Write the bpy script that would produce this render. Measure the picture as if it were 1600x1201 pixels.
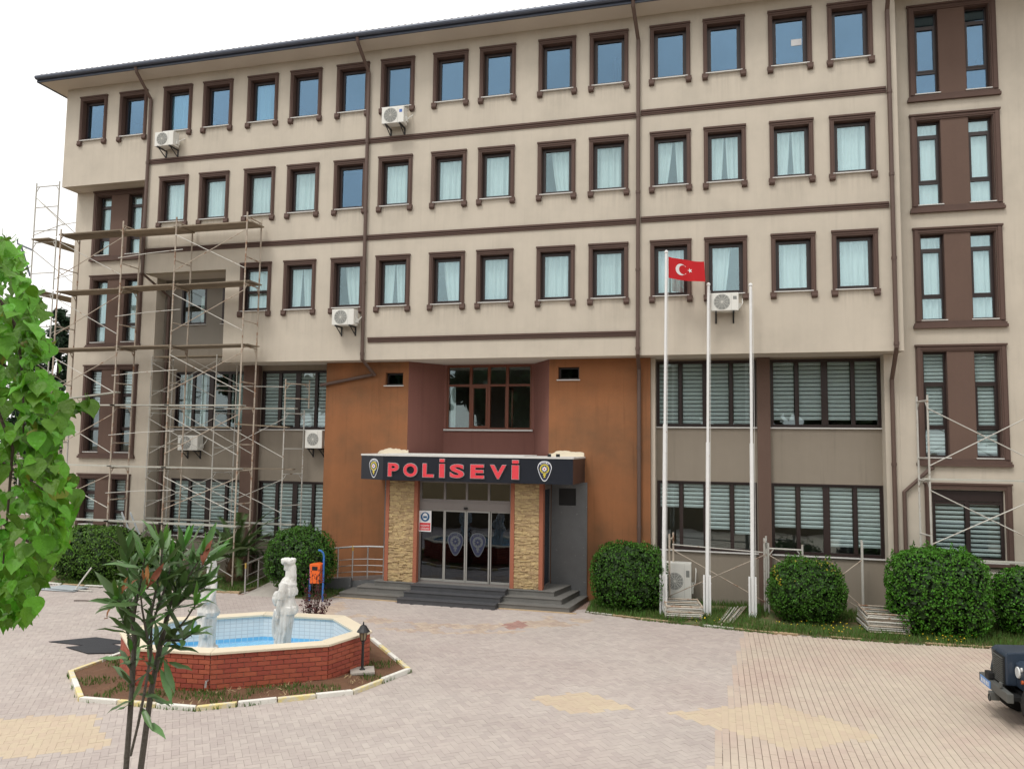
import bpy, bmesh, math, random
import numpy as np
from mathutils import Vector, Matrix, noise as mnoise
random.seed(7); RNG = np.random.default_rng(7)
rad = math.radians
for o in list(bpy.data.objects): bpy.data.objects.remove(o)
SC = bpy.context.scene
COL = SC.collection

# ------------------------------------------------------------------ camera
H = 4.3                                   # eye height above the plaza (camera stands on a raised terrace)
F = 1200.0                                # focal length in photo pixels (1600 wide)
YAW, PITCH, ROLL = rad(14.8335), rad(4.5662), rad(0.7472)
_sy, _cy, _sp, _cp = math.sin(YAW), math.cos(YAW), math.sin(PITCH), math.cos(PITCH)
FW = Vector((-_sy*_cp, _cy*_cp, _sp)); _r = Vector((_cy, _sy, 0)); _u = _r.cross(FW)
RT = math.cos(ROLL)*_r + math.sin(ROLL)*_u
UP = -math.sin(ROLL)*_r + math.cos(ROLL)*_u
EYE = Vector((0, 0, H))
cam = bpy.data.cameras.new('camera'); cam_o = bpy.data.objects.new('camera', cam); COL.objects.link(cam_o)
cam.sensor_width = 36; cam.sensor_fit = 'HORIZONTAL'; cam.lens = F/1600*36
cam.clip_start = 0.05; cam.clip_end = 2000
M = Matrix((RT, UP, -FW)).transposed().to_4x4(); M.translation = EYE
cam_o.matrix_world = M
SC.camera = cam_o
SC.render.resolution_x, SC.render.resolution_y = 1024, 768

# ------------------------------------------------------------------ sky, sun, exposure
SUN_EL, SUN_AZ = rad(58), rad(205)        # azimuth measured clockwise from +Y: behind the camera, a little to its right
w = bpy.data.worlds.new('World'); SC.world = w; w.use_nodes = True
nt = w.node_tree; nt.nodes.clear()
sky = nt.nodes.new('ShaderNodeTexSky'); sky.sky_type = 'NISHITA'; sky.sun_disc = False
sky.sun_elevation = SUN_EL; sky.sun_rotation = SUN_AZ
bg1 = nt.nodes.new('ShaderNodeBackground'); bg1.inputs['Strength'].default_value = 0.13
bg2 = nt.nodes.new('ShaderNodeBackground'); bg2.inputs['Color'].default_value = (1, 0.985, 0.96, 1); bg2.inputs['Strength'].default_value = 1.05
tc = nt.nodes.new('ShaderNodeTexCoord'); nz = nt.nodes.new('ShaderNodeTexNoise')
nz.inputs['Scale'].default_value = 2.6; nz.inputs['Detail'].default_value = 6
rp = nt.nodes.new('ShaderNodeValToRGB'); rp.color_ramp.elements[0].position = 0.22; rp.color_ramp.elements[1].position = 0.40
rp.color_ramp.elements[0].color = (.25, .25, .25, 1)
mx = nt.nodes.new('ShaderNodeMixShader'); ow = nt.nodes.new('ShaderNodeOutputWorld')
nt.links.new(tc.outputs['Generated'], nz.inputs['Vector']); nt.links.new(nz.outputs['Fac'], rp.inputs['Fac'])
nt.links.new(sky.outputs['Color'], bg1.inputs['Color'])
nz2 = nt.nodes.new('ShaderNodeTexNoise'); nz2.inputs['Scale'].default_value = 3.1; nz2.inputs['Detail'].default_value = 7; mr = nt.nodes.new('ShaderNodeMapRange')
for i_, v_ in zip((1, 2, 3, 4), (.30, .70, .78, 1.36)): mr.inputs[i_].default_value = v_
nt.links.new(tc.outputs['Generated'], nz2.inputs['Vector']); nt.links.new(nz2.outputs['Fac'], mr.inputs[0]); nt.links.new(mr.outputs[0], bg2.inputs['Strength'])
nt.links.new(rp.outputs['Color'], mx.inputs['Fac']); nt.links.new(bg1.outputs[0], mx.inputs[1]); nt.links.new(bg2.outputs[0], mx.inputs[2])
nt.links.new(mx.outputs[0], ow.inputs['Surface'])
sun = bpy.data.lights.new('sun', 'SUN'); sun.energy = 1.3; sun.angle = rad(16); sun.color = (1, .955, .89)
sun_o = bpy.data.objects.new('sun', sun); COL.objects.link(sun_o)
sd = Vector((math.sin(SUN_AZ)*math.cos(SUN_EL), math.cos(SUN_AZ)*math.cos(SUN_EL), math.sin(SUN_EL)))
sun_o.rotation_euler = sd.to_track_quat('Z', 'Y').to_euler(); sun_o.location = (0, -20, 40)
SC.cycles.max_bounces = 7; SC.cycles.diffuse_bounces = 3; SC.cycles.glossy_bounces = 3; SC.cycles.transparent_max_bounces = 10; SC.cycles.transmission_bounces = 4; SC.cycles.caustics_reflective = False; SC.cycles.caustics_refractive = False
vs = SC.view_settings; vs.view_transform = 'Standard'; vs.look = 'None'; vs.exposure = 0.36; vs.gamma = 1; vs.use_curve_mapping = False

# ------------------------------------------------------------------ photo pixel -> point (on a plane that the thing touches)
def ray(x, y): return RT*((x-800)/F) + UP*((600.5-y)/F) + FW
def onY(x, y, Y): d = ray(x, y); return EYE + d*(Y/d.y)
def onZ(x, y, Z): d = ray(x, y); return EYE + d*((Z-H)/d.z)
def onW(x, y, W): return EYE + ray(x, y)*W

# ------------------------------------------------------------------ materials
MATS = {}
def pmat(name, col, rough=.75, var=.12, scale=3.0, bump=0.0, bscale=60, metal=0.0, rnd=0.0, streak=0.0, hue=0.0, trans=0.0, spec=.5, col2=None, c2lo=.5, c2hi=.7, c2scale=4.0, coat=0, island=False, drip=0.0):
    m = bpy.data.materials.new(name); m.use_nodes = True; t = m.node_tree; N = t.nodes; L = t.links
    b = N['Principled BSDF']; b.inputs['Roughness'].default_value = rough; b.inputs['Metallic'].default_value = metal
    b.inputs['Specular IOR Level'].default_value = spec; b.inputs['Coat Weight'].default_value = coat
    g = N.new('ShaderNodeNewGeometry')
    def noise(sc, det=5, vec=None):
        n = N.new('ShaderNodeTexNoise'); n.inputs['Scale'].default_value = sc; n.inputs['Detail'].default_value = det; n.inputs['Roughness'].default_value = .6
        L.new(vec or g.outputs['Position'], n.inputs['Vector']); return n.outputs['Fac']
    def math_(op, a, bb):
        n = N.new('ShaderNodeMath'); n.operation = op
        for i, v in enumerate((a, bb)):
            if isinstance(v, (int, float)): n.inputs[i].default_value = v
            else: L.new(v, n.inputs[i])
        return n.outputs[0]
    val = math_('MULTIPLY_ADD', noise(scale), 2*var); val.node.inputs[2].default_value = 1-var
    if var: 
        v2 = math_('MULTIPLY_ADD', noise(scale*9, 3), var); v2.node.inputs[2].default_value = 1-var/2
        val = math_('MULTIPLY', val, v2)
    if streak:
        mp = N.new('ShaderNodeMapping'); mp.inputs['Scale'].default_value = (2.2, 2.2, .16); L.new(g.outputs['Position'], mp.inputs['Vector'])
        s = math_('MULTIPLY_ADD', noise(1.6, 6, mp.outputs[0]), 2*streak); s.node.inputs[2].default_value = 1-streak
        val = math_('MULTIPLY', val, s)
    if drip:
        mp = N.new('ShaderNodeMapping'); mp.inputs['Scale'].default_value = (5.5, 5.5, .28); L.new(g.outputs['Position'], mp.inputs['Vector'])
        rr2 = N.new('ShaderNodeMapRange'); rr2.inputs[1].default_value = .56; rr2.inputs[2].default_value = .74; rr2.inputs[3].default_value = 1.0; rr2.inputs[4].default_value = 1-drip
        L.new(noise(1.5, 5, mp.outputs[0]), rr2.inputs[0]); val = math_('MULTIPLY', val, rr2.outputs[0])
    if rnd:
        oi = N.new('ShaderNodeObjectInfo')
        r_ = math_('FRACT', math_('ADD', oi.outputs['Random'], g.outputs['Random Per Island']), 0) if island else oi.outputs['Random']
        s = math_('MULTIPLY_ADD', r_, 2*rnd); s.node.inputs[2].default_value = 1-rnd
        val = math_('MULTIPLY', val, s)
    hs = N.new('ShaderNodeHueSaturation'); L.new(val, hs.inputs['Value'])
    if hue and rnd:
        h_ = math_('MULTIPLY_ADD', r_, hue); h_.node.inputs[2].default_value = .5-hue/2; L.new(h_, hs.inputs['Hue'])
    if col2:
        mixc = N.new('ShaderNodeMix'); mixc.data_type = 'RGBA'
        rr = N.new('ShaderNodeValToRGB'); rr.color_ramp.elements[0].position = c2lo; rr.color_ramp.elements[1].position = c2hi
        L.new(noise(c2scale, 8), rr.inputs['Fac']); L.new(rr.outputs['Color'], mixc.inputs['Factor'])
        mixc.inputs['A'].default_value = (*col, 1); mixc.inputs['B'].default_value = (*col2, 1)
        L.new(mixc.outputs['Result'], hs.inputs['Color'])
    else: hs.inputs['Color'].default_value = (*col, 1)
    L.new(hs.outputs['Color'], b.inputs['Base Color'])
    if bump:
        bp = N.new('ShaderNodeBump'); bp.inputs['Strength'].default_value = bump; bp.inputs['Distance'].default_value = .02
        L.new(noise(bscale, 4), bp.inputs['Height']); L.new(bp.outputs['Normal'], b.inputs['Normal'])
    if trans:
        tl = N.new('ShaderNodeBsdfTranslucent'); L.new(hs.outputs['Color'], tl.inputs['Color'])
        ms = N.new('ShaderNodeMixShader'); ms.inputs[0].default_value = trans
        L.new(b.outputs[0], ms.inputs[1]); L.new(tl.outputs[0], ms.inputs[2]); L.new(ms.outputs[0], N['Material Output'].inputs['Surface'])
    MATS[name] = m; return m
def glassmat(name, tint, refl, ior=1.5, floor=.0, rough=0.0):
    m = bpy.data.materials.new(name); m.use_nodes = True; t = m.node_tree; N = t.nodes; L = t.links; N.remove(N['Principled BSDF'])
    tr = N.new('ShaderNodeBsdfTransparent'); tr.inputs['Color'].default_value = (*tint, 1)
    gl = N.new('ShaderNodeBsdfGlossy'); gl.inputs['Color'].default_value = (*refl, 1); gl.inputs['Roughness'].default_value = rough
    fr = N.new('ShaderNodeFresnel'); gb = N.new('ShaderNodeNewGeometry'); mi_ = N.new('ShaderNodeMath'); mi_.operation = 'MULTIPLY_ADD'; mi_.inputs[1].default_value = 1/ior-ior; mi_.inputs[2].default_value = ior
    L.new(gb.outputs['Backfacing'], mi_.inputs[0]); L.new(mi_.outputs[0], fr.inputs['IOR'])
    nz_ = N.new('ShaderNodeTexNoise'); nz_.inputs['Scale'].default_value = 1.1; g = N.new('ShaderNodeNewGeometry'); L.new(g.outputs['Position'], nz_.inputs['Vector'])
    bp = N.new('ShaderNodeBump'); bp.inputs['Strength'].default_value = .06; bp.inputs['Distance'].default_value = .05; L.new(nz_.outputs['Fac'], bp.inputs['Height']); L.new(bp.outputs[0], gl.inputs['Normal'])
    ad = N.new('ShaderNodeMath'); ad.operation = 'ADD'; ad.use_clamp = True; ad.inputs[1].default_value = floor; L.new(fr.outputs[0], ad.inputs[0])
    ms = N.new('ShaderNodeMixShader'); L.new(ad.outputs[0], ms.inputs[0]); L.new(tr.outputs[0], ms.inputs[1]); L.new(gl.outputs[0], ms.inputs[2])
    L.new(ms.outputs[0], N['Material Output'].inputs['Surface']); MATS[name] = m; return m
def stainmat(name, col, amt):
    m = bpy.data.materials.new(name); m.use_nodes = True; t = m.node_tree; N = t.nodes; L = t.links; b = N['Principled BSDF']; b.inputs['Base Color'].default_value = (*col, 1); b.inputs['Roughness'].default_value = .95
    g = N.new('ShaderNodeNewGeometry'); tc_ = N.new('ShaderNodeTexCoord'); mp = N.new('ShaderNodeMapping'); mp.inputs['Scale'].default_value = (11, 11, .5); L.new(g.outputs['Position'], mp.inputs['Vector'])
    n = N.new('ShaderNodeTexNoise'); n.inputs['Scale'].default_value = 1.4; n.inputs['Detail'].default_value = 5; L.new(mp.outputs[0], n.inputs['Vector'])
    r = N.new('ShaderNodeMapRange'); r.inputs[1].default_value = .42; r.inputs[2].default_value = .75; L.new(n.outputs['Fac'], r.inputs[0])
    sp = N.new('ShaderNodeSeparateXYZ'); L.new(tc_.outputs['Generated'], sp.inputs[0]); pw_ = N.new('ShaderNodeMath'); pw_.operation = 'POWER'; pw_.inputs[1].default_value = 1.3; L.new(sp.outputs['Z'], pw_.inputs[0])
    sx_ = N.new('ShaderNodeMath'); sx_.operation = 'PINGPONG'; sx_.inputs[1].default_value = .5; L.new(sp.outputs['X'], sx_.inputs[0]); sm = N.new('ShaderNodeMapRange'); sm.inputs[2].default_value = .12; L.new(sx_.outputs[0], sm.inputs[0])
    v = r.outputs[0]
    for o_ in (pw_.outputs[0], sm.outputs[0], amt):
        k = N.new('ShaderNodeMath'); k.operation = 'MULTIPLY'; L.new(v, k.inputs[0])
        if isinstance(o_, float): k.inputs[1].default_value = o_
        else: L.new(o_, k.inputs[1])
        v = k.outputs[0]
    tr = N.new('ShaderNodeBsdfTransparent'); ms = N.new('ShaderNodeMixShader'); L.new(v, ms.inputs[0]); L.new(tr.outputs[0], ms.inputs[1]); L.new(b.outputs[0], ms.inputs[2]); L.new(ms.outputs[0], N['Material Output'].inputs['Surface']); MATS[name] = m; return m
stainmat('rain_stain', (.20, .165, .13), .16)
def tilemat(name, c1, c2, mortar, bw, bh, ms=.006, rough=.25, bump=.3):
    m = bpy.data.materials.new(name); m.use_nodes = True; t = m.node_tree; N = t.nodes; L = t.links; b = N['Principled BSDF']
    b.inputs['Roughness'].default_value = rough
    uv = N.new('ShaderNodeUVMap'); br = N.new('ShaderNodeTexBrick'); L.new(uv.outputs[0], br.inputs['Vector'])
    br.offset = 0; br.inputs['Color1'].default_value = (*c1, 1); br.inputs['Color2'].default_value = (*c2, 1); br.inputs['Mortar'].default_value = (*mortar, 1)
    br.inputs['Scale'].default_value = 1; br.inputs['Brick Width'].default_value = bw; br.inputs['Row Height'].default_value = bh; br.inputs['Mortar Size'].default_value = ms
    L.new(br.outputs['Color'], b.inputs['Base Color'])
    bp = N.new('ShaderNodeBump'); bp.inputs['Strength'].default_value = bump; bp.inputs['Distance'].default_value = .004; bp.invert = True
    L.new(br.outputs['Fac'], bp.inputs['Height']); L.new(bp.outputs[0], b.inputs['Normal']); MATS[name] = m; return m

pmat('render_beige', (.540, .487, .408), .9, .07, .5, .25, 90, streak=.08, drip=.07, col2=(.475, .43, .36), c2lo=.48, c2hi=.75, c2scale=.8)
pmat('render_taupe', (.260, .226, .182), .9, .07, .6, .25, 90, streak=.09, drip=.12)
pmat('render_grey', (.235, .215, .185), .9, .06, .6, .25, 90, streak=.06)
pmat('render_orange', (.275, .112, .044), .88, .09, .7, .2, 80, streak=.14, drip=.2, col2=(.165, .082, .038), c2lo=.42, c2hi=.70, c2scale=.55)
pmat('render_maroon', (.205, .088, .070), .88, .08, .7, .2, 80, streak=.10, drip=.15)
pmat('trim_brown', (.100, .060, .048), .8, .14, 2.2, .15, 70, streak=.08)
pmat('panel_brown', (.125, .078, .060), .85, .10, 1.4, .2, 70, streak=.08)
pmat('pvc_dark', (.028, .017, .016), .35, .1, 4)
pmat('pvc_redbrown', (.15, .045, .022), .4, .15, 5)
pmat('sill_white', (.62, .62, .60), .5, .12, 6)
pmat('curtain', (.68, .77, .765), .95, .05, 4, trans=.15)
pmat('blind', (.70, .735, .735), .8, .06, 4, trans=.15)
pmat('interior', (.30, .27, .24), .95, .1, .7)
pmat('soffit_white', (.62, .57, .50), .9, .06, .8)
pmat('gutter', (.085, .10, .135), .45, .2, 3, metal=.3)
pmat('roof_tile', (.17, .13, .12), .85, .3, 3, rnd=.1)
pmat('pipe_brown', (.105, .066, .052), .55, .2, 2)
pmat('stone_slips', (.50, .37, .20), .9, .22, 9, .7, 50, rnd=.20, hue=.02, island=True)
pmat('stone_back', (.20, .13, .06), .95, .1, 5)
pmat('terracotta_paint', (.33, .115, .065), .85, .08, 1.5, .15, 60)
pmat('marble_grey', (.13, .135, .14), .35, .22, 3.5, col2=(.30, .30, .30), c2lo=.62, c2hi=.72, c2scale=9)
pmat('step_dark', (.060, .062, .068), .55, .3, 4, .15, 60, rnd=.1)
pmat('step_grey', (.155, .152, .142), .7, .25, 3, .2, 60, rnd=.1)
pmat('sign_black', (.010, .013, .022), .3, .1, 2)
pmat('sign_red', (.72, .055, .075), .4, .06, 3)
pmat('chrome_edge', (.62, .64, .66), .3, .05, 3, metal=.7)
pmat('badge_white', (.75, .78, .82), .4, .05, 5)
pmat('badge_navy', (.02, .025, .06), .4, .05, 5)
pmat('badge_yellow', (.62, .52, .06), .4, .08, 9)
pmat('frosted', (.085, .095, .105), .8, .05, 5)
pmat('alu', (.42, .42, .40), .4, .08, 4, metal=.5)
pmat('alu_taupe', (.20, .18, .17), .5, .08, 3)
pmat('black', (.008, .008, .009), .6, .1, 5)
pmat('room_dark', (.06, .058, .056), .9, .1, 2)
pmat('poster_white', (.78, .79, .80), .5, .03, 5)
pmat('poster_blue', (.01, .10, .24), .5, .03, 5)
pmat('poster_red', (.62, .03, .04), .5, .03, 5)
pmat('ac_white', (.70, .70, .66), .5, .08, 5)
pmat('ac_grille', (.23, .24, .23), .6, .15, 8)
pmat('ac_logo', (.05, .14, .45), .5, .05, 5)
pmat('pole_white', (.76, .77, .77), .4, .10, 3, col2=(.42, .22, .10), c2lo=.66, c2hi=.76, c2scale=7)
pmat('flag_red', (.58, .012, .018), .8, .06, 3, trans=.25)
pmat('flag_white', (.82, .82, .82), .8, .03, 3, trans=.2)
pmat('scaf_rust', (.44, .38, .31), .7, .3, 6, col2=(.25, .12, .06), c2lo=.52, c2hi=.66, c2scale=5, rnd=.1)
pmat('scaf_grey', (.50, .49, .45), .6, .25, 6, col2=(.24, .14, .08), c2lo=.58, c2hi=.70, c2scale=6, rnd=.12)
pmat('plank_wood', (.25, .205, .15), .9, .3, 5, .4, 40, rnd=.22)
pmat('plank_steel', (.43, .43, .38), .6, .2, 5, rnd=.15)
pmat('paver_mauve', (.425, .365, .340), .9, .14, .7, .15, 45, rnd=.065, hue=.015, island=True, col2=(.455, .405, .375), c2lo=.36, c2hi=.60, c2scale=.30)
pmat('paver_pink', (.505, .43, .355), .9, .14, .7, .15, 45, rnd=.035, hue=.012, island=True, col2=(.475, .37, .315), c2lo=.42, c2hi=.66, c2scale=.5)
pmat('paver_tan', (.53, .435, .325), .9, .10, 1.0, .15, 45, rnd=.025, hue=.015, island=True)
pmat('paver_orange', (.46, .37, .30), .9, .14, 1.5, .3, 45, rnd=.12, hue=.02, island=True)
pmat('paver_red', (.36, .215, .185), .9, .14, 1.5, .35, 45, rnd=.12, island=True)
pmat('joint_sand', (.30, .21, .175), .95, .2, 3)
pmat('earth', (.16, .125, .08), .95, .25, .3, .3, 20)
pmat('soil', (.145, .075, .042), .95, .35, 6, .9, 30)
pmat('bed_soil', (.16, .12, .06), .95, .35, 4, .9, 30, col2=(.07, .12, .03), c2lo=.42, c2hi=.6, c2scale=5)
pmat('kerb_white', (.74, .73, .68), .8, .12, 5, .3, 40, col2=(.42, .38, .32), c2lo=.58, c2hi=.70, c2scale=9)
pmat('kerb_yellow', (.72, .61, .27), .8, .12, 5, .3, 40, col2=(.64, .60, .50), c2lo=.44, c2hi=.60, c2scale=8)
pmat('kerb_worn', (.45, .33, .2), .85, .25, 5, .3, 40)
pmat('brick_red', (.355, .082, .048), .7, .14, 5, .15, 60, rnd=.13, hue=.01, island=True)
pmat('mortar', (.50, .36, .30), .95, .2, 8)
pmat('coping', (.70, .62, .48), .65, .08, 3, .1, 40, rnd=.05)
tilemat('tile_white', (.74, .77, .78), (.70, .74, .76), (.56, .58, .60), .115, .075)
tilemat('tile_blue', (.18, .50, .78), (.25, .58, .84), (.52, .74, .86), .115, .115)
glassmat('water', (.90, .98, 1.0), (1, 1, 1), 1.33)
pmat('statue', (.68, .68, .66), .8, .07, 4, .25, 50, col2=(.46, .44, .38), c2lo=.52, c2hi=.74, c2scale=7)
pmat('lamp_black', (.018, .018, .02), .5, .2, 6)
pmat('lamp_glass', (.42, .35, .23), .35, .1, 6, trans=.3)
pmat('concrete', (.42, .39, .35), .9, .2, 5, .3, 40)
pmat('bin_orange', (.78, .135, .02), .45, .08, 4)
pmat('bin_blue', (.035, .16, .52), .45, .08, 4)
pmat('steel', (.55, .55, .55), .35, .1, 4, metal=.8)
pmat('brass', (.60, .42, .12), .4, .1, 4, metal=.6)
pmat('mat_rubber', (.030, .032, .038), .75, .3, 5, .3, 30)
pmat('sheet_metal', (.50, .55, .58), .5, .15, 4, metal=.2)
pmat('pot', (.32, .10, .05), .8, .1, 4)
pmat('plastic_blue', (.02, .10, .38), .4, .1, 4)
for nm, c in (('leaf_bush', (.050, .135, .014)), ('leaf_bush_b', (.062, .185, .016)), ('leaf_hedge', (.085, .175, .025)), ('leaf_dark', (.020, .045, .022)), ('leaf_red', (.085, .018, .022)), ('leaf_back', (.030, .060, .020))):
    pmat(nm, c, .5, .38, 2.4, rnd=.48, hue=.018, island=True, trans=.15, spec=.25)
pmat('leaf_yellow', (.42, .36, .03), .6, .2, 5, rnd=.2, island=True, trans=.2)
pmat('leaf_tree', (.125, .325, .020), .42, .25, 9, .5, 38, rnd=.45, hue=.03, island=True, trans=.30, spec=.4)
pmat('leaf_tree_old', (.24, .27, .025), .5, .25, 9, rnd=.25, hue=.05, island=True, trans=.35)
pmat('leaf_oleander', (.098, .185, .060), .38, .15, 9, rnd=.38, hue=.03, island=True, trans=.16, spec=.5)
pmat('leaf_oleander_new', (.10, .26, .04), .4, .15, 9, rnd=.2, hue=.03, island=True, trans=.25)
pmat('leaf_oleander_dry', (.28, .10, .04), .7, .2, 9, rnd=.3, hue=.04, island=True, trans=.15)
pmat('leaf_palm', (.065, .115, .030), .5, .2, 5, rnd=.3, hue=.04, island=True, trans=.15)
pmat('grass', (.085, .155, .025), .7, .3, 1.5, rnd=.35, hue=.07, island=True, trans=.2)
pmat('flower_yellow', (.75, .55, .03), .7, .1, 5, island=True)
pmat('straw', (.40, .31, .17), .9, .2, 5, rnd=.25, island=True)
pmat('bark', (.085, .062, .048), .95, .3, 12, .6, 40)
pmat('bark_oleander', (.11, .098, .085), .85, .3, 14, .4, 50)
pmat('palm_trunk', (.14, .085, .05), .95, .35, 9, .8, 30)
pmat('car_navy', (.030, .046, .072), .35, .25, 3, coat=.2)
pmat('car_black', (.012, .013, .014), .65, .2, 6)
pmat('tyre', (.014, .014, .014), .85, .25, 9, .4, 30)
pmat('car_grey', (.10, .105, .10), .6, .2, 6)
pmat('lamp_clear', (.70, .72, .72), .15, .1, 20)
pmat('lamp_amber', (.50, .10, .02), .3, .1, 9)
pmat('plate_blue', (.14, .30, .62), .4, .05, 5)
glassmat('glass_upper', (.75, .88, .92), (.42, .64, .90), 1.52, .14)
glassmat('glass_mid', (.96, 1.0, 1.0), (.70, .93, 1.0), 1.5, .09)
glassmat('glass_low', (.93, .98, .98), (.80, .92, .95), 1.5, .05)
glassmat('glass_door', (.34, .35, .36), (.75, .85, 1.0), 1.5, .03)
glassmat('glass_transom', (.30, .32, .30), (.80, .85, .80), 1.6, .30, .03)
glassmat('glass_car', (.10, .12, .12), (1, 1, 1), 1.5, .02)

# ------------------------------------------------------------------ mesh builder
class MB:
    def __init__(s): s.v = []; s.f = []; s.uv = None
    def add(s, vs_, fs): 
        n = len(s.v); s.v += [tuple(v) for v in vs_]; s.f += [tuple(i+n for i in f) for f in fs]; return s
    def quad(s, a, b, c, d): return s.add((a, b, c, d), ((0, 1, 2, 3),))
    def box(s, x0, x1, y0, y1, z0, z1):
        if x0 > x1: x0, x1 = x1, x0
        if y0 > y1: y0, y1 = y1, y0
        if z0 > z1: z0, z1 = z1, z0
        return s.add([(x, y, z) for x in (x0, x1) for y in (y0, y1) for z in (z0, z1)],
                     ((0, 1, 3, 2), (4, 6, 7, 5), (0, 4, 5, 1), (2, 3, 7, 6), (0, 2, 6, 4), (1, 5, 7, 3)))
    def obox(s, o, ax, ay, az):                      # oriented box: corner o and three edge vectors
        o, ax, ay, az = map(Vector, (o, ax, ay, az))
        return s.add([o+ax*i+ay*j+az*k for i in (0, 1) for j in (0, 1) for k in (0, 1)],
                     ((0, 1, 3, 2), (4, 6, 7, 5), (0, 4, 5, 1), (2, 3, 7, 6), (0, 2, 6, 4), (1, 5, 7, 3)))
    def bar(s, a, b, wd, th, up=(0, 0, 1)):          # rectangular bar from a to b
        a, b = Vector(a), Vector(b); d = (b-a).normalized(); u = Vector(up)
        if abs(d.dot(u)) > .95: u = Vector((0, 1, 0))
        sx = d.cross(u).normalized(); u2 = sx.cross(d)
        return s.obox(a-sx*wd/2-u2*th/2, b-a, sx*wd, u2*th)
    def tube(s, pts, r, n=8, cap=True):
        pts = [Vector(p) for p in pts]; rs = r if isinstance(r, (list, tuple)) else [r]*len(pts)
        base = len(s.v); pu = None
        for i, p in enumerate(pts):
            d = ((pts[i+1]-p) if i == 0 else (p-pts[i-1]) if i == len(pts)-1 else (pts[i+1]-pts[i-1])).normalized()
            u = Vector((0, 0, 1)) if abs(d.z) < .9 else Vector((1, 0, 0))
            if pu is not None: u = pu
            sx = d.cross(u).normalized(); u = sx.cross(d).normalized(); pu = u
            for k in range(n):
                a = 2*math.pi*k/n; s.v.append(tuple(p+(sx*math.cos(a)+u*math.sin(a))*rs[i]))
        for i in range(len(pts)-1):
            for k in range(n):
                a = base+i*n+k; b = base+i*n+(k+1) % n; s.f.append((a, b, b+n, a+n))
        if cap:
            s.f.append(tuple(base+k for k in reversed(range(n)))); s.f.append(tuple(base+(len(pts)-1)*n+k for k in range(n)))
        return s
    def lathe(s, prof, cx=0, cy=0, n=20, sx=1, sy=1):
        base = len(s.v)
        for r, z in prof:
            for k in range(n):
                a = 2*math.pi*k/n; s.v.append((cx+r*sx*math.cos(a), cy+r*sy*math.sin(a), z))
        for i in range(len(prof)-1):
            for k in range(n):
                a = base+i*n+k; b = base+i*n+(k+1) % n; s.f.append((a, b, b+n, a+n))
        s.f.append(tuple(base+k for k in reversed(range(n)))); s.f.append(tuple(base+(len(prof)-1)*n+k for k in range(n)))
        return s
    def prism(s, poly, z0, z1):                      # polygon in XY extruded in Z
        n = len(poly); b = len(s.v)
        s.v += [(x, y, z0) for x, y in poly]+[(x, y, z1) for x, y in poly]
        s.f += [tuple(b+i for i in reversed(range(n))), tuple(b+n+i for i in range(n))]
        s.f += [(b+i, b+(i+1) % n, b+n+(i+1) % n, b+n+i) for i in range(n)]; return s
    def prismY(s, poly, y0, y1):                     # polygon in XZ extruded in Y
        n = len(poly); b = len(s.v)
        s.v += [(x, y0, z) for x, z in poly]+[(x, y1, z) for x, z in poly]
        s.f += [tuple(b+i for i in range(n)), tuple(b+n+i for i in reversed(range(n)))]
        s.f += [(b+i, b+n+i, b+n+(i+1) % n, b+(i+1) % n) for i in range(n)]; return s
    def mesh(s, name, shift=(0, 0, 0), smooth=False):
        me = bpy.data.meshes.new(name); sh = Vector(shift)
        me.from_pydata([tuple(Vector(v)-sh) for v in s.v], [], s.f); me.validate()
        if smooth: me.shade_smooth()
        return me
WL = {}                                              # world location of every object (no rotation on parents)
def link(o, loc, parent=None):
    COL.objects.link(o); o.location = loc; WL[o] = Vector(loc)
    if parent is not None: o.parent = parent; o.location = Vector(loc)-WL[parent]
    return o
def props(o, label=None, cat=None, group=None, kind=None):
    for k, v in (('label', label), ('category', cat), ('group', group), ('kind', kind)):
        if v: o[k] = v
    return o
def thing(name, loc, label, cat, group=None):
    return props(link(bpy.data.objects.new(name, None), loc), label, cat, group)
def obj(name, mb, mat, parent=None, smooth=False, bevel=0, **kw):
    vs_ = np.array(mb.v); lo, hi = vs_.min(0), vs_.max(0)
    loc = Vector(((lo[0]+hi[0])/2, (lo[1]+hi[1])/2, lo[2]))
    me = mb.mesh(name, loc, smooth)
    for m in (mat if isinstance(mat, (list, tuple)) else [mat]): me.materials.append(MATS[m])
    if bevel:
        bm = bmesh.new(); bm.from_mesh(me); bmesh.ops.recalc_face_normals(bm, faces=bm.faces)
        bmesh.ops.bevel(bm, geom=[e for e in bm.edges if e.is_manifold and e.calc_face_angle(0) > .5], offset=bevel, segments=2, affect='EDGES', profile=.6)
        bm.to_mesh(me); bm.free()
    o = link(bpy.data.objects.new(name, me), loc, parent)
    if kw: props(o, **kw)
    return o
def inst(name, me, loc, parent=None, rot=None, scale=None, **kw):      # another object with shared mesh data
    o = link(bpy.data.objects.new(name, me), loc, parent)
    if rot is not None: o.rotation_euler = rot
    if scale is not None: o.scale = scale
    if kw: props(o, **kw)
    return o
def shared(mb, name, mat, smooth=False):
    me = mb.mesh(name, (0, 0, 0), smooth)
    for m in (mat if isinstance(mat, (list, tuple)) else [mat]): me.materials.append(MATS[m])
    return me
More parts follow.
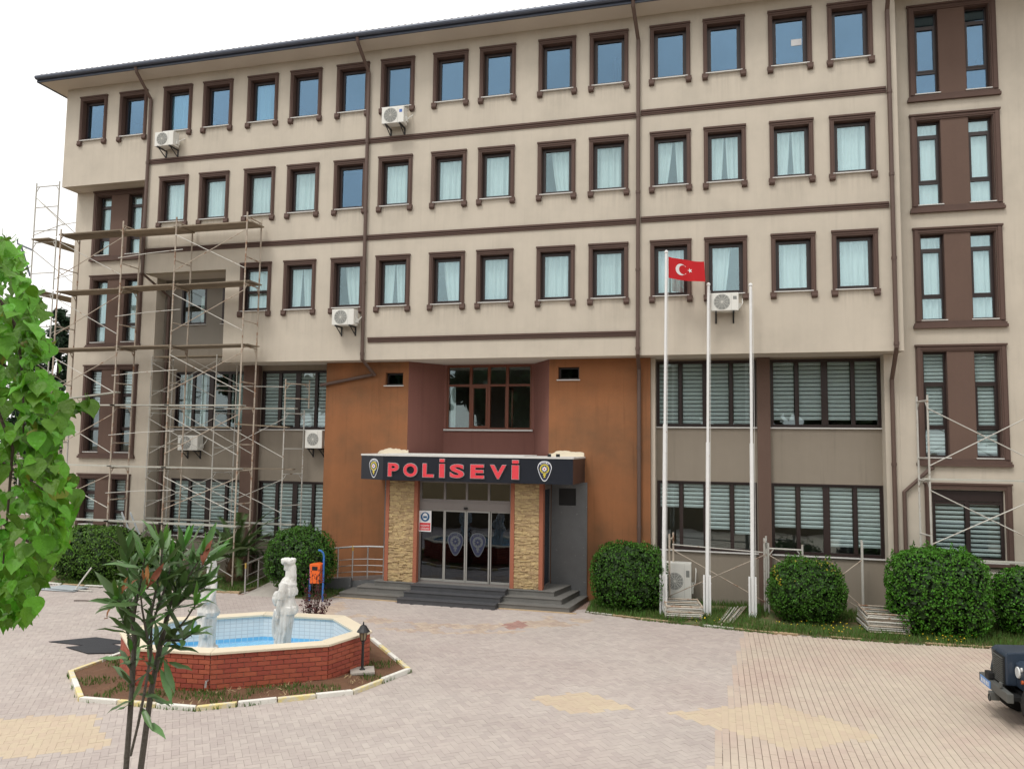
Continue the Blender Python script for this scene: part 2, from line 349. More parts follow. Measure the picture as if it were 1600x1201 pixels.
def fast_mesh(name, V, Fq, mat, midx=None, smooth=False):              # numpy verts (n,3) and equal-sized faces (m,k)
    me = bpy.data.meshes.new(name); V = np.asarray(V, np.float32); Fq = np.asarray(Fq, np.int32); k = Fq.shape[1]
    me.vertices.add(len(V)); me.vertices.foreach_set('co', V.ravel())
    me.loops.add(Fq.size); me.loops.foreach_set('vertex_index', Fq.ravel())
    me.polygons.add(len(Fq)); me.polygons.foreach_set('loop_start', np.arange(0, Fq.size, k, dtype=np.int32))
    me.polygons.foreach_set('loop_total', np.full(len(Fq), k, np.int32))
    for m in (mat if isinstance(mat, (list, tuple)) else [mat]): me.materials.append(MATS[m])
    if midx is not None: me.polygons.foreach_set('material_index', np.asarray(midx, np.int32))
    me.update(calc_edges=True); me.validate()
    (me.shade_smooth if smooth else me.shade_flat)(); return me
def inside(poly, x, y):
    c = False; n = len(poly)
    for i in range(n):
        (x1, y1), (x2, y2) = poly[i], poly[(i+1) % n]
        if (y1 > y) != (y2 > y) and x < (x2-x1)*(y-y1)/(y2-y1)+x1: c = not c
    return c
def holes_wall(mb, x0, x1, z0, z1, y, holes, t):                       # wall facing -Y with rectangular openings and reveals
    xs = sorted({x0, x1, *[v for h in holes for v in h[:2]]}); zs = sorted({z0, z1, *[v for h in holes for v in h[2:]]})
    for i in range(len(xs)-1):
        for j in range(len(zs)-1):
            a, b, c, d = xs[i], xs[i+1], zs[j], zs[j+1]; mx_, mz_ = (a+b)/2, (c+d)/2
            if any(h[0] < mx_ < h[1] and h[2] < mz_ < h[3] for h in holes): continue
            mb.quad((a, y, c), (b, y, c), (b, y, d), (a, y, d)); mb.quad((a, y+t, c), (a, y+t, d), (b, y+t, d), (b, y+t, c))
    for a, b, c, d in holes+[(x1, x0, z0, z1)]:
        mb.quad((a, y, c), (a, y, d), (a, y+t, d), (a, y+t, c)); mb.quad((b, y, c), (b, y+t, c), (b, y+t, d), (b, y, d))
        mb.quad((a, y, c), (a, y+t, c), (b, y+t, c), (b, y, c)); mb.quad((a, y, d), (b, y, d), (b, y+t, d), (a, y+t, d))

# ================================================================== SETTING: ground, plaza paving, beds
D = 21.22                                  # upper facade plane
YT, YL, YO = 21.9, 22.35, 21.82            # tower / wing plane, lower recessed wall, orange entrance block
g = obj('ground', MB().quad((-600, -600, -.08), (600, -600, -.08), (600, 600, -.08), (-600, 600, -.08)), 'earth', kind='structure')
OCT = [(-10.9, 12.52), (-9.87, 11.60), (-8.40, 11.76), (-6.77, 12.87), (-6.48, 13.98), (-7.58, 15.02), (-9.30, 14.86), (-10.8, 13.75)]
OC = Vector((sum(p[0] for p in OCT)/8, sum(p[1] for p in OCT)/8, 0))
def grow(poly, d):                          # offset a convex counter-clockwise polygon outwards
    n = len(poly); out = []
    for i in range(n):
        p0, p1, p2 = (Vector((*poly[(i+k) % n], 0)) for k in (-1, 0, 1))
        e1 = (p1-p0).normalized(); e2 = (p2-p1).normalized(); n1 = Vector((e1.y, -e1.x, 0)); n2 = Vector((e2.y, -e2.x, 0))
        b = (n1+n2).normalized(); out.append(tuple((p1+b*(d/max(.3, b.dot(n1))))[:2]))
    return out
KO = grow(OCT, .85)
for i_, p_ in enumerate(((106, 1053), (122, 1096), (305, 1111), (553, 1085), (643, 1050))): KO[i_] = tuple(onZ(*p_, 0)[:2])
KERB = grow(KO, -.085)
RBED = [(-3.30, 20.20), (-1.86, 19.86), (1.16, 19.34), (3.9, 19.28), (5.7, 19.42), (14, 19.7), (14, 22.4), (-3.30, 22.4)]
LBED = [(-26, 18.95), (-18, 19.05), (-15, 19.42), (-13.15, 19.6), (-13.15, 22.4), (-26, 22.4)]
MBED = [(-11.85, 19.45), (-10.45, 19.62), (-10.45, 20.85), (-11.85, 20.85)]
STEPZ = [(-10.3, 20.1), (-8.42, 20.1), (-8.42, 19.82), (-5.62, 19.82), (-5.62, 20.1), (-3.55, 20.1), (-3.3, 22), (-13.1, 22), (-13.1, 19.5), (-11.85, 19.5), (-11.85, 20.8), (-10.3, 20.8)]
plaza = obj('plaza', MB().quad((-30, 2.9, -.012), (18, 2.9, -.012), (18, 22.3, -.012), (-30, 22.3, -.012)), 'joint_sand', kind='structure')
DIA1 = [tuple(onZ(x, y, 0)[:2]) for x, y in ((823, 1089), (922, 1081), (995, 1106), (895, 1116))]
DIA2 = [tuple(onZ(x, y, 0)[:2]) for x, y in ((1045, 1113), (1210, 1098), (1387, 1151), (1240, 1172))]
REC = [tuple(onZ(x, y, 0)[:2]) for x, y in ((-200, 1130), (148, 1116), (170, 1168), (-200, 1205))]
RDP = [tuple(onZ(x, y, 0)[:2]) for x, y in ((784, 976), (815, 969), (826, 978), (800, 983))]
SEAM0, SEAM1 = onZ(1160, 990, 0), onZ(1110, 1195, 0)
def seam_x(y): return SEAM1.x+(SEAM0.x-SEAM1.x)*(y-SEAM1.y)/(SEAM0.y-SEAM1.y)
def zone(x, y):
    if inside(DIA1, x, y) or inside(DIA2, x, y) or inside(REC, x, y): return 2
    if inside(RDP, x, y): return 4
    r = math.hypot((x+7.0)/1.25, y-20.2); 
    if 2.35 < r < 3.3 and y < 19.5 and x > -10 and mnoise.noise((x*1.7, y*1.7, 0)) > -.12: return 3
    if x > seam_x(y): return 1
    return 0
PAV = []                                    # (cx, cy, half length, half width, angle, zone)
def try_pav(cx, cy, hl, hw, ang, right):
    if not (-27 < cx < 15 and 3.2 < cy < 20.6): return
    sx = seam_x(cy)
    if (cx < sx if right else cx > sx+.16): return
    for pl in (KERB, RBED, LBED, MBED, STEPZ):
        if inside(pl, cx, cy): return
    zn = zone(cx, cy); PAV.append((cx, cy, hl, hw, ang, 0 if zn == 1 and not right else zn))
Wp, Lp = .108, .215                          # right field: running bond with its courses along the depth
for i in range(-8, 145):
    for j in range(0, 84):
        try_pav(-1.5+i*Wp, 3+j*Lp+(Lp/2 if i % 2 else 0), Lp/2, Wp/2, math.pi/2, True)
Wp = .100                                   # left field: herringbone at 45 degrees
ca = math.cos(rad(38)); sa = math.sin(rad(38))
for a in range(-175, 185):
    for b in range(-175, 185):
        k = (a-b) % 4                       # herringbone unit of 2:1 blocks
        if k == 0: u0, v0, an = a+1.0, b+.5, 0
        elif k == 3: u0, v0, an = a+.5, b+1.0, math.pi/2
        else: continue
        x = u0*Wp; y = v0*Wp; X = -6+x*ca-y*sa; Y = 12+x*sa+y*ca
        try_pav(X, Y, Wp, Wp/2, an+rad(38), False)
PAV = np.array(PAV)
def paver_geo(P, gap=.0025, bev=.0018, z=.004):
    n = len(P); rf = P[:, 2] > .105; tn = P[:, 5] == 2; hl = P[:, 2]-np.where(rf | tn, .0003, .0008); hw = P[:, 3]-np.where(tn, .0004, np.where(rf, .0030, .0008)); c, s = np.cos(P[:, 4]), np.sin(P[:, 4])
    zz = np.where(rf, z+.0025, z-.002)+RNG.normal(0, .0007, n); tx, ty = RNG.normal(0, .005, n), RNG.normal(0, .005, n)
    V = np.zeros((n, 8, 3))
    for q, (sx, sy) in enumerate(((-1, -1), (1, -1), (1, 1), (-1, 1))):
        for lay in (0, 1):
            b = np.where(rf & ~tn, bev, .0008) if lay == 0 else 0
            lx, ly = sx*(hl-(.0006 if lay == 0 else 0)), sy*(hw-b)
            V[:, q+4*lay, 0] = P[:, 0]+lx*c-ly*s; V[:, q+4*lay, 1] = P[:, 1]+lx*s+ly*c
            V[:, q+4*lay, 2] = zz+lx*tx+ly*ty-(0 if lay == 0 else .012)
    f = np.array([(0, 1, 2, 3), (4, 5, 1, 0), (5, 6, 2, 1), (6, 7, 3, 2), (7, 4, 0, 3)])
    Fq = (np.arange(n)[:, None, None]*8+f[None]).reshape(-1, 4)
    return V.reshape(-1, 3), Fq, np.repeat(P[:, 5].astype(int), 5)
PM = ['paver_mauve', 'paver_pink', 'paver_tan', 'paver_orange', 'paver_red']
up_ = np.array([(Vector((p[0], p[1], 0))-EYE).dot(UP) for p in PAV])
wv = np.array([(Vector((p[0], p[1], 0))-EYE).dot(FW) for p in PAV]); hv = np.array([(Vector((p[0], p[1], 0))-EYE).dot(RT) for p in PAV])
px_, py_ = 800+F*hv/wv, 600.5-F*up_/wv
vis = (px_ > 5) & (px_ < 1595) & (py_ < 1196) & (wv > 0)
near = np.zeros(len(PAV), bool); near[np.where(vis)[0][np.argsort(wv[vis])[:300]]] = True
V, Fq, mi = paver_geo(PAV[~near]); po = link(bpy.data.objects.new('pavers', fast_mesh('pavers', V, Fq, PM, mi)), (0, 0, 0), plaza); po['kind'] = 'stuff'
pmesh = {}
for p in PAV[near]:
    key = (round(p[2], 4), int(p[5]))
    if key not in pmesh:
        q = np.array([[0, 0, p[2], p[3], 0, p[5]]]); V, Fq, mi = paver_geo(q); pmesh[key] = fast_mesh('paver', V, Fq, PM[int(p[5])])
    inst('paver', pmesh[key], (p[0], p[1], RNG.normal(0, .0006)), plaza, rot=(RNG.normal(0, .004), RNG.normal(0, .004), p[4]))
# terrace the photographer stands on, with its retaining wall
ter = obj('terrace', MB().box(-40, 40, -40, 2.9, -.05, 2.62), 'earth', kind='structure')
# planting beds
def edge_dist(poly, x, y):
    best = 9
    for i in range(len(poly)):
        a, b = Vector(poly[i]), Vector(poly[(i+1) % len(poly)]); e = b-a; t = max(0, min(1, (Vector((x, y))-a).dot(e)/e.length_squared)); best = min(best, (a+e*t-Vector((x, y))).length)
    return best
def bed(name, poly, z, mat, bumpy=.05):
    xs = [p[0] for p in poly]; ys = [p[1] for p in poly]; mb = MB(); st = .22; idx = {}
    nx = int((max(xs)-min(xs))/st)+2; ny = int((max(ys)-min(ys))/st)+2
    mb.prism(poly, -.02, z)
    for i in range(nx):
        for j in range(ny):
            x, y = min(xs)+i*st, min(ys)+j*st
            if all(inside(poly, x+a*st, y+b*st) for a in (0, 1) for b in (0, 1)):
                q = []
                for a, b in ((0, 0), (1, 0), (1, 1), (0, 1)):
                    k = (i+a, j+b)
                    if k not in idx: idx[k] = len(mb.v); mb.v.append((x+a*st, y+b*st, z-.012+min(1, max(0, edge_dist(poly, x+a*st, y+b*st)-.22)/.25)*(.016+bumpy)*(.5+.5*mnoise.noise((x*1.3+a*st*1.3, y*1.3+b*st*1.3, 1.7)))))
                    q.append(idx[k])
                mb.f.append(tuple(q))
    return obj(name, mb, mat, kind='structure')
bed('garden_bed', RBED, .035, 'bed_soil'); bed('garden_bed', LBED, .035, 'bed_soil'); bed('garden_bed', MBED, .035, 'bed_soil'); bed('fountain_bed', KERB, .03, 'soil', .07)
def grass(name, pts, h0, h1, label, mat='grass', lean=.5):
    n = len(pts); P = np.array(pts); hgt = RNG.uniform(h0, h1, n); a = RNG.uniform(0, 2*np.pi, n); wd = RNG.uniform(.003, .007, n)*1.6; ln = RNG.uniform(0, lean, n)*hgt; b = RNG.uniform(0, 2*np.pi, n)
    dx, dy = np.cos(a)*wd, np.sin(a)*wd; lx, ly = np.cos(b)*ln, np.sin(b)*ln
    V = np.zeros((n, 4, 3)); V[:, :, :2] = P[:, None, :2]; V[:, :, 2] = P[:, None, 2]
    V[:, 0, 0] -= dx; V[:, 0, 1] -= dy; V[:, 1, 0] += dx; V[:, 1, 1] += dy
    V[:, 2, 0] += lx*.5+dx*.7; V[:, 2, 1] += ly*.5+dy*.7; V[:, 2, 2] += hgt*.6; V[:, 3, 0] += lx; V[:, 3, 1] += ly; V[:, 3, 2] += hgt
    o = link(bpy.data.objects.new(name, fast_mesh(name, V.reshape(-1, 3), np.arange(n*4).reshape(-1, 4), mat)), (0, 0, 0)); return props(o, label, 'grass', kind='stuff')
def scatter(poly, n, z, clump=0, thr=-.2):
    xs = [p[0] for p in poly]; ys = [p[1] for p in poly]; out = []
    while len(out) < n:
        x, y = RNG.uniform(min(xs), max(xs)), RNG.uniform(min(ys), max(ys))
        if inside(poly, x, y) and (not clump or mnoise.noise((x*clump, y*clump, 5)) > thr): out.append((x, y, z))
    return out
grass('grass', scatter([p if p[0] < 9 else (9, p[1]) for p in RBED], 26000, .03, .9, -.28), .05, .19, 'green grass and weeds in the bed along the wall right of the steps')
grass('grass', scatter([(-19, 19.02), (-15, 19.4), (-13.2, 19.6), (-13.2, 21.5), (-19, 21.5)], 6500, .03, .9, -.2), .05, .18, 'green grass in the bed below the scaffold on the left side')
grass('grass', scatter(MBED, 1200, .03), .04, .12, 'short grass around the litter bin and clipped round bush')
grass('grass', [p for p in scatter(KERB, 5200, .06, 1.6, .05) if not inside(OCT, p[0], p[1])], .03, .09, 'thin grass tufts in the brown soil around the fountain')
grass('dry_straw', [p for p in scatter(KERB, 1500, .07, 2.0, -.1) if not inside(OCT, p[0], p[1]) and p[1] < 13.2 and p[0] > -8.6], .03, .06, 'pale dry straw lying on the soil before the fountain', 'straw', 2.5)
kpts = []
for i in range(8):
    a, b = Vector((*KERB[i], 0)), Vector((*KERB[(i+1) % 8], 0))
    for _ in range(150):
        t = RNG.uniform(0, 1); 
        if mnoise.noise((i*3+t*4, .3, 0)) > .12: q = a.lerp(b, t); n_ = (q-OC).normalized(); q += n_*RNG.uniform(.06, .12); kpts.append((q.x, q.y, 0))
for _ in range(1500):
    x = RNG.uniform(-1.8, 8); yv = np.interp(x, [-1.86, 1.16, 3.9, 5.7, 14], [19.86, 19.34, 19.28, 19.42, 19.7])
    if mnoise.noise((x*.9, 3, 0)) > -.15: kpts.append((x, yv-RNG.uniform(-.05, .10), 0))
grass('grass', kpts, .03, .09, 'weeds growing in the joint along the kerbs')
fl = []
for cx, cy, n in ((2.6, 19.75, 26), (1.9, 20.0, 10), (-.3, 19.9, 14), (3.1, 20.2, 16), (5.0, 19.55, 30), (-.9, 20.1, 10)):
    for _ in range(n): fl.append((cx+RNG.normal(0, .25), cy+RNG.normal(0, .12), RNG.uniform(.08, .2)))
mbf = MB()
for x, y, z in fl:
    for k in range(2): 
        a = RNG.uniform(0, 3.1); d = Vector((math.cos(a), math.sin(a), .3))*.016; e = Vector((-math.sin(a), math.cos(a), .4))*.016; c = Vector((x, y, z)); mbf.quad(c-d, c+e, c+d, c-e)
obj('yellow_flowers', mbf, 'flower_yellow', label='small yellow flowers scattered in the grass bed by the flagpoles', cat='flowers', kind='stuff')

# ================================================================== BUILDING
B = thing('building', (-8, 21.2, 0), 'long beige four storey building with brown window surrounds and dark eaves', 'building')
CX = [-20.19, -18.55, -16.78, -15.23, -13.55, -11.99, -10.35, -8.84, -7.11, -5.63, -3.82, -2.31, -.59, .87, 2.59, 4.10]
OW, OH, BD, TP = .92, 1.44, .095, .135      # opening width / height, side band, top band
ROWS = [14.63, 11.53, 8.44]                 # sill heights of the top, middle and lowest window row
def col_c(j): return CX[j]-1.11/2
WIN = [(j, r) for j in range(16) for r in range(3) if not (j < 2 and r > 0) and not (j < 4 and r > 1)]
def hole(j, r): c = col_c(j); return (c-OW/2, c+OW/2, ROWS[r], ROWS[r]+OH)
ZE = 16.56
def wall(name, mat, *panels, t=.28):
    mb = MB()
    for p in panels: holes_wall(mb, *p[:5], p[5] if len(p) > 5 else [], t)
    return obj(name, mb, mat, B)
wall('front_wall', 'render_beige', (-21.92, -18.38, 13.06, ZE, D, [hole(0, 0), hole(1, 0)]),
     (-18.38, -15.21, 9.85, ZE, D, [hole(j, r) for j in (2, 3) for r in (0, 1)]),
     (-15.21, 4.65, 6.83, ZE, D, [hole(j, r) for j in range(4, 16) for r in range(3)]))
# tall double windows of the left tower and the right wing: (x0, x1, z0, z1)
TALL_L = [(-21.15, -18.97, 10.54, 13.03), (-21.13, -18.95, 7.47, 10.03), (-21.17, -18.97, 3.70, 6.89), (-21.18, -19.05, 1.25, 3.17)]
TALL_R = [(5.09, 7.20, 13.56, 16.22), (5.08, 7.20, 10.54, 13.20), (5.08, 7.16, 7.48, 10.13), (5.06, 7.15, 3.93, 7.04)]
LOWR = (5.18, 7.15, 1.42, 3.50)
def tall_holes(x0, x1, z0, z1):
    b = .16; o = .58; zb, zt = z0+.20, z1-.16
    return [(x0+b, x0+b+o, zb, zt), (x1-b-o, x1-b, zb, zt)]
wall('tower_wall', 'render_beige', (-21.92, -18.38, 0, 13.06, YT, [h for w_ in TALL_L for h in tall_holes(*w_)]))
wall('wing_wall', 'render_beige', (4.65, 13, 0, ZE, YT, [h for w_ in TALL_R for h in tall_holes(*w_)]+[(LOWR[0]+.17, LOWR[1]-.17, LOWR[2]+.12, LOWR[3]-.17)]))
GL = [(-17.79, -15.05, 4.70, 6.66), (-14.45, -11.86, 4.72, 6.66), (-17.79, -15.0, 1.17, 3.07), (-14.43, -11.86, 1.17, 3.07)]
GR = [(-1.62, 1.11, 4.88, 6.78), (1.49, 4.30, 4.88, 6.78), (-1.60, 1.10, 1.44, 3.38), (1.48, 4.30, 1.44, 3.38)]
RECW = [(-17.71, -16.72, 8.28, 9.72), (-16.10, -15.10, 8.28, 9.72)]
wall('recessed_wall', 'render_taupe', (-18.38, -11.83, 0, 7.6, YL, GL), t=.22); wall('recessed_wall', 'render_taupe', (-1.75, 4.65, 0, 6.83, YL, GR), t=.22)
wall('upper_recess_wall', 'render_grey', (-18.38, -14.9, 7.6, 9.85, YL, RECW), t=.22)
for bx_ in ((-18.68, -18.38, YT+.28, YL+.22, 0, 13.06), (4.30, 4.648, YT+.002, YL-.002, 0, 6.828), (-1.748, -1.63, YT+.02, YL-.002, 0, 6.828), (-15.21, -14.95, D+.28, YL-.003, 6.86, 9.85)):
    obj('pier', MB().box(*bx_), 'render_beige', B)
obj('brown_pillar', MB().box(-15.04, -14.48, 22.16, YL-.003, 0, 6.825), 'panel_brown', B)
obj('brown_pillar', MB().box(1.13, 1.47, 22.2, YL-.003, 0, 6.825), 'panel_brown', B)
mb = MB(); mb.box(-21.635, -18.38, D+.28, YT, 13.06, 13.2); mb.box(-18.38, -15.21, D+.28, YL, 9.85, 10.0); mb.box(-15.205, 4.64, D+.28, 23.2, 6.835, 6.98)
obj('soffit', mb, 'soffit_white', B)
# flank, rear and inner shell
mb = MB(); mb.box(-21.92, -21.64, D+.28, 36, 13.06, ZE); mb.box(-21.92, -21.64, YT+.28, 36, 0, 13.06); mb.box(12.72, 13, YT+.28, 36, 0, ZE); mb.box(-21.92, 13, 36, 36.28, 0, ZE)
obj('side_wall', mb, 'render_beige', B)
mb = MB()
for z in (.3, 3.55, 7.05, 10.3, 13.4): mb.box(-21.6, 12.7, 22.95 if z > 1 else 22.7, 35.9, z, z+.15)
mb.box(-21.6, 12.7, 26.4, 26.55, .45, 16.5)
for x in (-18.2, -14.6, -9.6, -3.0, 1.3, 4.85, 8): mb.box(x, x+.12, 23.3, 26.4, .45, 16.5)
obj('inner_walls', mb, 'interior', B)
# entrance block in orange with a maroon recess
sw1 = [onY(602, 603, YO), onY(630, 582, YO)]; sw2 = [onY(872, 594, YO), onY(905, 573, YO)]
SWH = [(s[0].x, s[1].x, s[0].z, s[1].z) for s in (sw1, sw2)]
wall('entrance_wall', 'render_orange', (-11.83, -9.05, 0, 6.828, YO, [SWH[0]])); wall('entrance_wall', 'render_orange', (-4.66, -1.75, 0, 6.828, YO, [SWH[1]]))
for xa, xb in ((-11.83, -11.62), (-1.98, -1.752)): obj('entrance_wall_flank', MB().box(xa, xb, YO+.28, YL+.2, 0, 6.828), 'render_orange', B)
MW = (-8.20, -5.44, 4.78, 6.80); YM = 22.92
mb = MB(); holes_wall(mb, -8.28, -5.36, 0, 6.83, YM, [MW], .25)
for (xa, ya), (xb, yb) in (((-9.05, YO+.003), (-8.28, YM)), ((-5.36, YM), (-4.66, YO+.003))):
    mb.quad((xa, ya, 0), (xb, yb, 0), (xb, yb, 6.83), (xa, ya, 6.83))
obj('maroon_recess_wall', mb, 'render_maroon', B)
# brown string courses
for z0, xa, xb in ((13.57, -18.3, -2.1), (13.62, -1.95, 4.38), (10.52, -18.3, -2.1), (10.55, -1.95, 4.38), (7.36, -10.15, -2.1)):
    mb = MB(); mb.box(xa, xb, D-.035, D-.002, z0, z0+.15); mb.box(xa-.002, xb+.002, D-.065, D-.003, z0+.10, z0+.152); mb.box(xa-.001, xb+.001, D-.05, D-.004, z0+.045, z0+.075)
    obj('string_course', mb, 'trim_brown', B)
# roof, eaves and gutter
X0, X1, YE = -22.42, 13.5, 20.52
mb = MB(); mb.box(X0, X1, YE, 36.8, ZE, ZE+.07); eav = obj('eaves', mb, 'soffit_white', B)
mb = MB(); zr, yr = 19.6, 28.6
mb.add([(X0, YE, ZE+.2), (X1, YE, ZE+.2), (X1, 36.8, ZE+.2), (X0, 36.8, ZE+.2), (X0+8, yr, zr), (X1-8, yr, zr)], ((0, 1, 5, 4), (1, 2, 5), (2, 3, 4, 5), (3, 0, 4)))
roof = obj('roof', mb, 'roof_tile', B)
mb = MB()
for x in np.arange(X0+.1, X1, .21):
    dv_ = Vector((0, yr-YE, zr-ZE-.2)).normalized(); a = Vector((x, YE-.03, ZE+.215)); mb.tube([a, a+dv_*1.0], .055, 6)
o = obj('tile_ends', mb, 'roof_tile', roof); o['kind'] = 'stuff'
mb = MB(); mb.box(X0-.04, X1, YE-.05, YE-.003, ZE-.02, ZE+.17); mb.tube([(X0-.04, YE-.11, ZE+.12), (X1, YE-.11, ZE+.12)], .075, 10); mb.box(X0-.06, X0-.003, YE-.05, 36.8, ZE-.02, ZE+.17)
obj('gutter', mb, 'gutter', B)
def pipe(pts, r=.055):
    mb = MB(); mb.tube(pts, r, 10)
    for i in range(len(pts)-1):
        a, b = Vector(pts[i]), Vector(pts[i+1]); L_ = (b-a).length
        if L_ > 2.5:
            for k in range(1, int(L_/2.2)+1): p = a.lerp(b, k*2.2/L_) if k*2.2 < L_ else b; d = (b-a).normalized(); mb.tube([p-d*.04, p+d*.04], r*1.22, 10)
    obj('downpipe', mb, 'pipe_brown', B, smooth=False)
yp = D-.075
pipe([(-18.42, YE-.08, ZE+.05), (-18.42, YE-.02, ZE-.1), (-18.36, yp, ZE-.75), (-18.36, yp, 9.86), (-18.15, YL-.10, 9.25), (-18.15, YL-.10, .05)])
pipe([(-10.42, YE-.08, ZE+.05), (-10.42, YE-.02, ZE-.1), (-10.34, yp, ZE-.75), (-10.30, yp, 6.85), (-10.14, YO-.09, 6.42)]); pipe([(-10.16, YO-.085, 6.44), (-11.98, YO-.085, 6.12)], .05)
pipe([(-2.1, YE-.08, ZE+.05), (-2.1, YE-.02, ZE-.1), (-2.02, yp, ZE-.75), (-2.04, yp, 6.85), (-2.06, YO-.08, 6.5), (-2.06, YO-.08, .05)])
pipe([(4.40, YE-.08, ZE+.05), (4.40, YE-.02, ZE-.1), (4.45, yp, ZE-.75), (4.46, yp, 6.9), (4.47, YT-.07, 6.15), (4.47, YT-.07, .05)])
q = onY(1455, 731, YT-.07); pipe([q+Vector((.05, .05, 0)), q, onY(1413, 768, YT-.07), (onY(1413, 768, YT-.07).x, YT-.07, .05)], .05)

# ---- regular windows (shared meshes, origin at the sill centre on the wall plane)
hw = OW/2; mb = MB()
for s in (-1, 1):
    xa, xb = s*hw, s*(hw+BD)
    mb.box(xa, xb, -.045, -.002, .0, OH+.001); mb.box(s*(hw+.02), s*(hw+BD-.03), -.062, -.044, .0, OH)
    cx = s*(hw+BD/2)
    mb.box(cx-.082, cx+.082, -.075, -.003, -.075, .0)                       # corbel block, then its rounded foot
    mb.tube([(cx-.072, -.035, -.115), (cx+.072, -.035, -.115)], .062, 10)
    mb.box(s*hw, s*(hw-.014), -.045, .20, .002, OH-.001)                    # brown reveal lining
mb.box(-hw-BD, hw+BD, -.045, -.002, OH+.002, OH+TP); mb.box(-hw-BD-.012, hw+BD+.012, -.075, -.003, OH+TP-.045, OH+TP+.002); mb.box(-hw-BD+.02, hw+BD-.02, -.06, -.044, OH+.03, OH+.06)
mb.box(-hw+.014, hw-.014, -.045, .20, OH-.016, OH)
ME_SUR = shared(mb, 'window', 'trim_brown')
def ring(mb, x0, x1, z0, z1, y0, y1, t):
    mb.box(x0, x0+t, y0, y1, z0, z1); mb.box(x1-t, x1, y0, y1, z0, z1); mb.box(x0+t, x1-t, y0+.001, y1, z0, z0+t); mb.box(x0+t, x1-t, y0+.001, y1, z1-t, z1); return mb
mb = MB(); ring(mb, -hw+.015, hw-.015, .03, OH-.017, .14, .205, .055); ring(mb, -hw+.071, hw-.071, .086, OH-.073, .125, .19, .045)
ME_SASH = shared(mb, 'sash_frame', 'pvc_dark')
mb = MB(); ring(mb, -hw+.015, hw-.015, .03, OH-.017, .14, .205, .055); ring(mb, -hw+.071, hw-.071, .086, OH-.073, .125, .19, .045); mb.box(-hw+.11, hw-.11, .125, .19, .60, .68)
ME_SASH2 = shared(mb, 'sash_frame', 'pvc_dark')
mb = MB().box(-hw+.11, hw-.11, .165, .171, .125, OH-.112)
ME_PANE = {k: shared(mb, 'pane', k) for k in ('glass_upper', 'glass_mid')}
ME_SILL = shared(MB().box(-hw-.03, hw+.03, -.072, .14, -.003, .022), 'sill', 'sill_white')
def curtain_mesh(x0, x1, z0, z1, y, seed, gather=0.0, n=None, amp=.028, mat='curtain'):
    rg = random.Random(seed); n = n or max(10, int((x1-x0)*46)); mb = MB(); ph = [rg.uniform(0, 6) for _ in range(3)]; fr = rg.uniform(34, 46)
    nz_ = 6
    for i in range(n+1):
        u = i/n
        for k in range(nz_+1):
            t = k/nz_; sq = 1-gather*(1-t)**1.4 if gather > 0 else 1-(-gather)*(1-t)**1.4
            x = (x0+(x1-x0)*u*sq) if gather >= 0 else (x1-(x1-x0)*(1-u)*sq)
            mb.v.append((x, y+amp*math.sin(fr*(x0+(x1-x0)*u)+ph[0])+amp*.6*math.sin(17*u+ph[1]+t)+.01*math.sin(5*t+ph[2]), z0+(z1-z0)*t))
    for i in range(n):
        for k in range(nz_):
            a = i*(nz_+1)+k; mb.f.append((a, a+nz_+1, a+nz_+2, a+1))
    return shared(mb, 'curtain', mat, True)
CUR = {'full': [[curtain_mesh(-.42, .42, .05, 1.40, .235, s)] for s in (1, 2, 3)],
       'part': [[curtain_mesh(-.42, .05, .05, 1.40, .235, 4, .35), curtain_mesh(.12, .42, .05, 1.40, .235, 5, -.25)]],
       'left': [[curtain_mesh(-.42, .12, .05, 1.40, .235, 6, .25)]], 'right': [[curtain_mesh(-.2, .42, .05, 1.40, .235, 7, -.3)]],
       'none': [[]], 'wide': [[curtain_mesh(-.42, -.02, .05, 1.40, .235, 8, .2), curtain_mesh(.02, .42, .05, 1.40, .235, 9, -.15)]]}
ME_STAIN = [shared(MB().add([(-.62, -.0022, -h_), (.62, -.0022, -h_), (.62, -.0022, -.01), (-.62, -.0022, -.01), (0, -.0020, -.5)], ((0, 1, 2, 3),)), 'rain_stain', 'rain_stain') for h_ in (.75, .95, .6)]
R3 = {2: 'full', 3: 'full', 4: 'full', 5: 'full', 6: 'none', 7: 'full', 8: 'full', 9: 'full', 10: 'right', 11: 'full', 12: 'part', 13: 'wide', 14: 'wide', 15: 'full'}
R2 = {4: 'full', 5: 'wide', 6: 'right', 7: 'wide', 8: 'right', 9: 'full', 10: 'full', 11: 'full', 12: 'full', 13: 'left', 14: 'full', 15: 'full'}
for j, r in WIN:
    L0 = Vector((col_c(j), D, ROWS[r])); wnd = inst('window', ME_SUR, L0, B)
    inst('sash_frame', ME_SASH2 if (j, r) == (4, 2) else ME_SASH, L0, wnd); inst('pane', ME_PANE['glass_upper' if r == 0 or (j, r) == (6, 1) else 'glass_mid'], L0, wnd); inst('sill', ME_SILL, L0, wnd)
    kind = 'none' if r == 0 and j not in (2, 4) else 'full' if r == 0 else (R3 if r == 1 else R2)[j]
    if (j*5+r*3) % 4: inst('rain_stain', ME_STAIN[(j+r) % 3], L0, wnd)
    opt = CUR[kind]
    for me in opt[(j*7+r) % len(opt)]: inst('curtain', me, L0, wnd)
    if (j, r) == (14, 0): obj('paper_note', MB().box(L0.x+.05, L0.x+.32, D+.155, D+.160, L0.z+.62, L0.z+.80), 'poster_white', wnd)
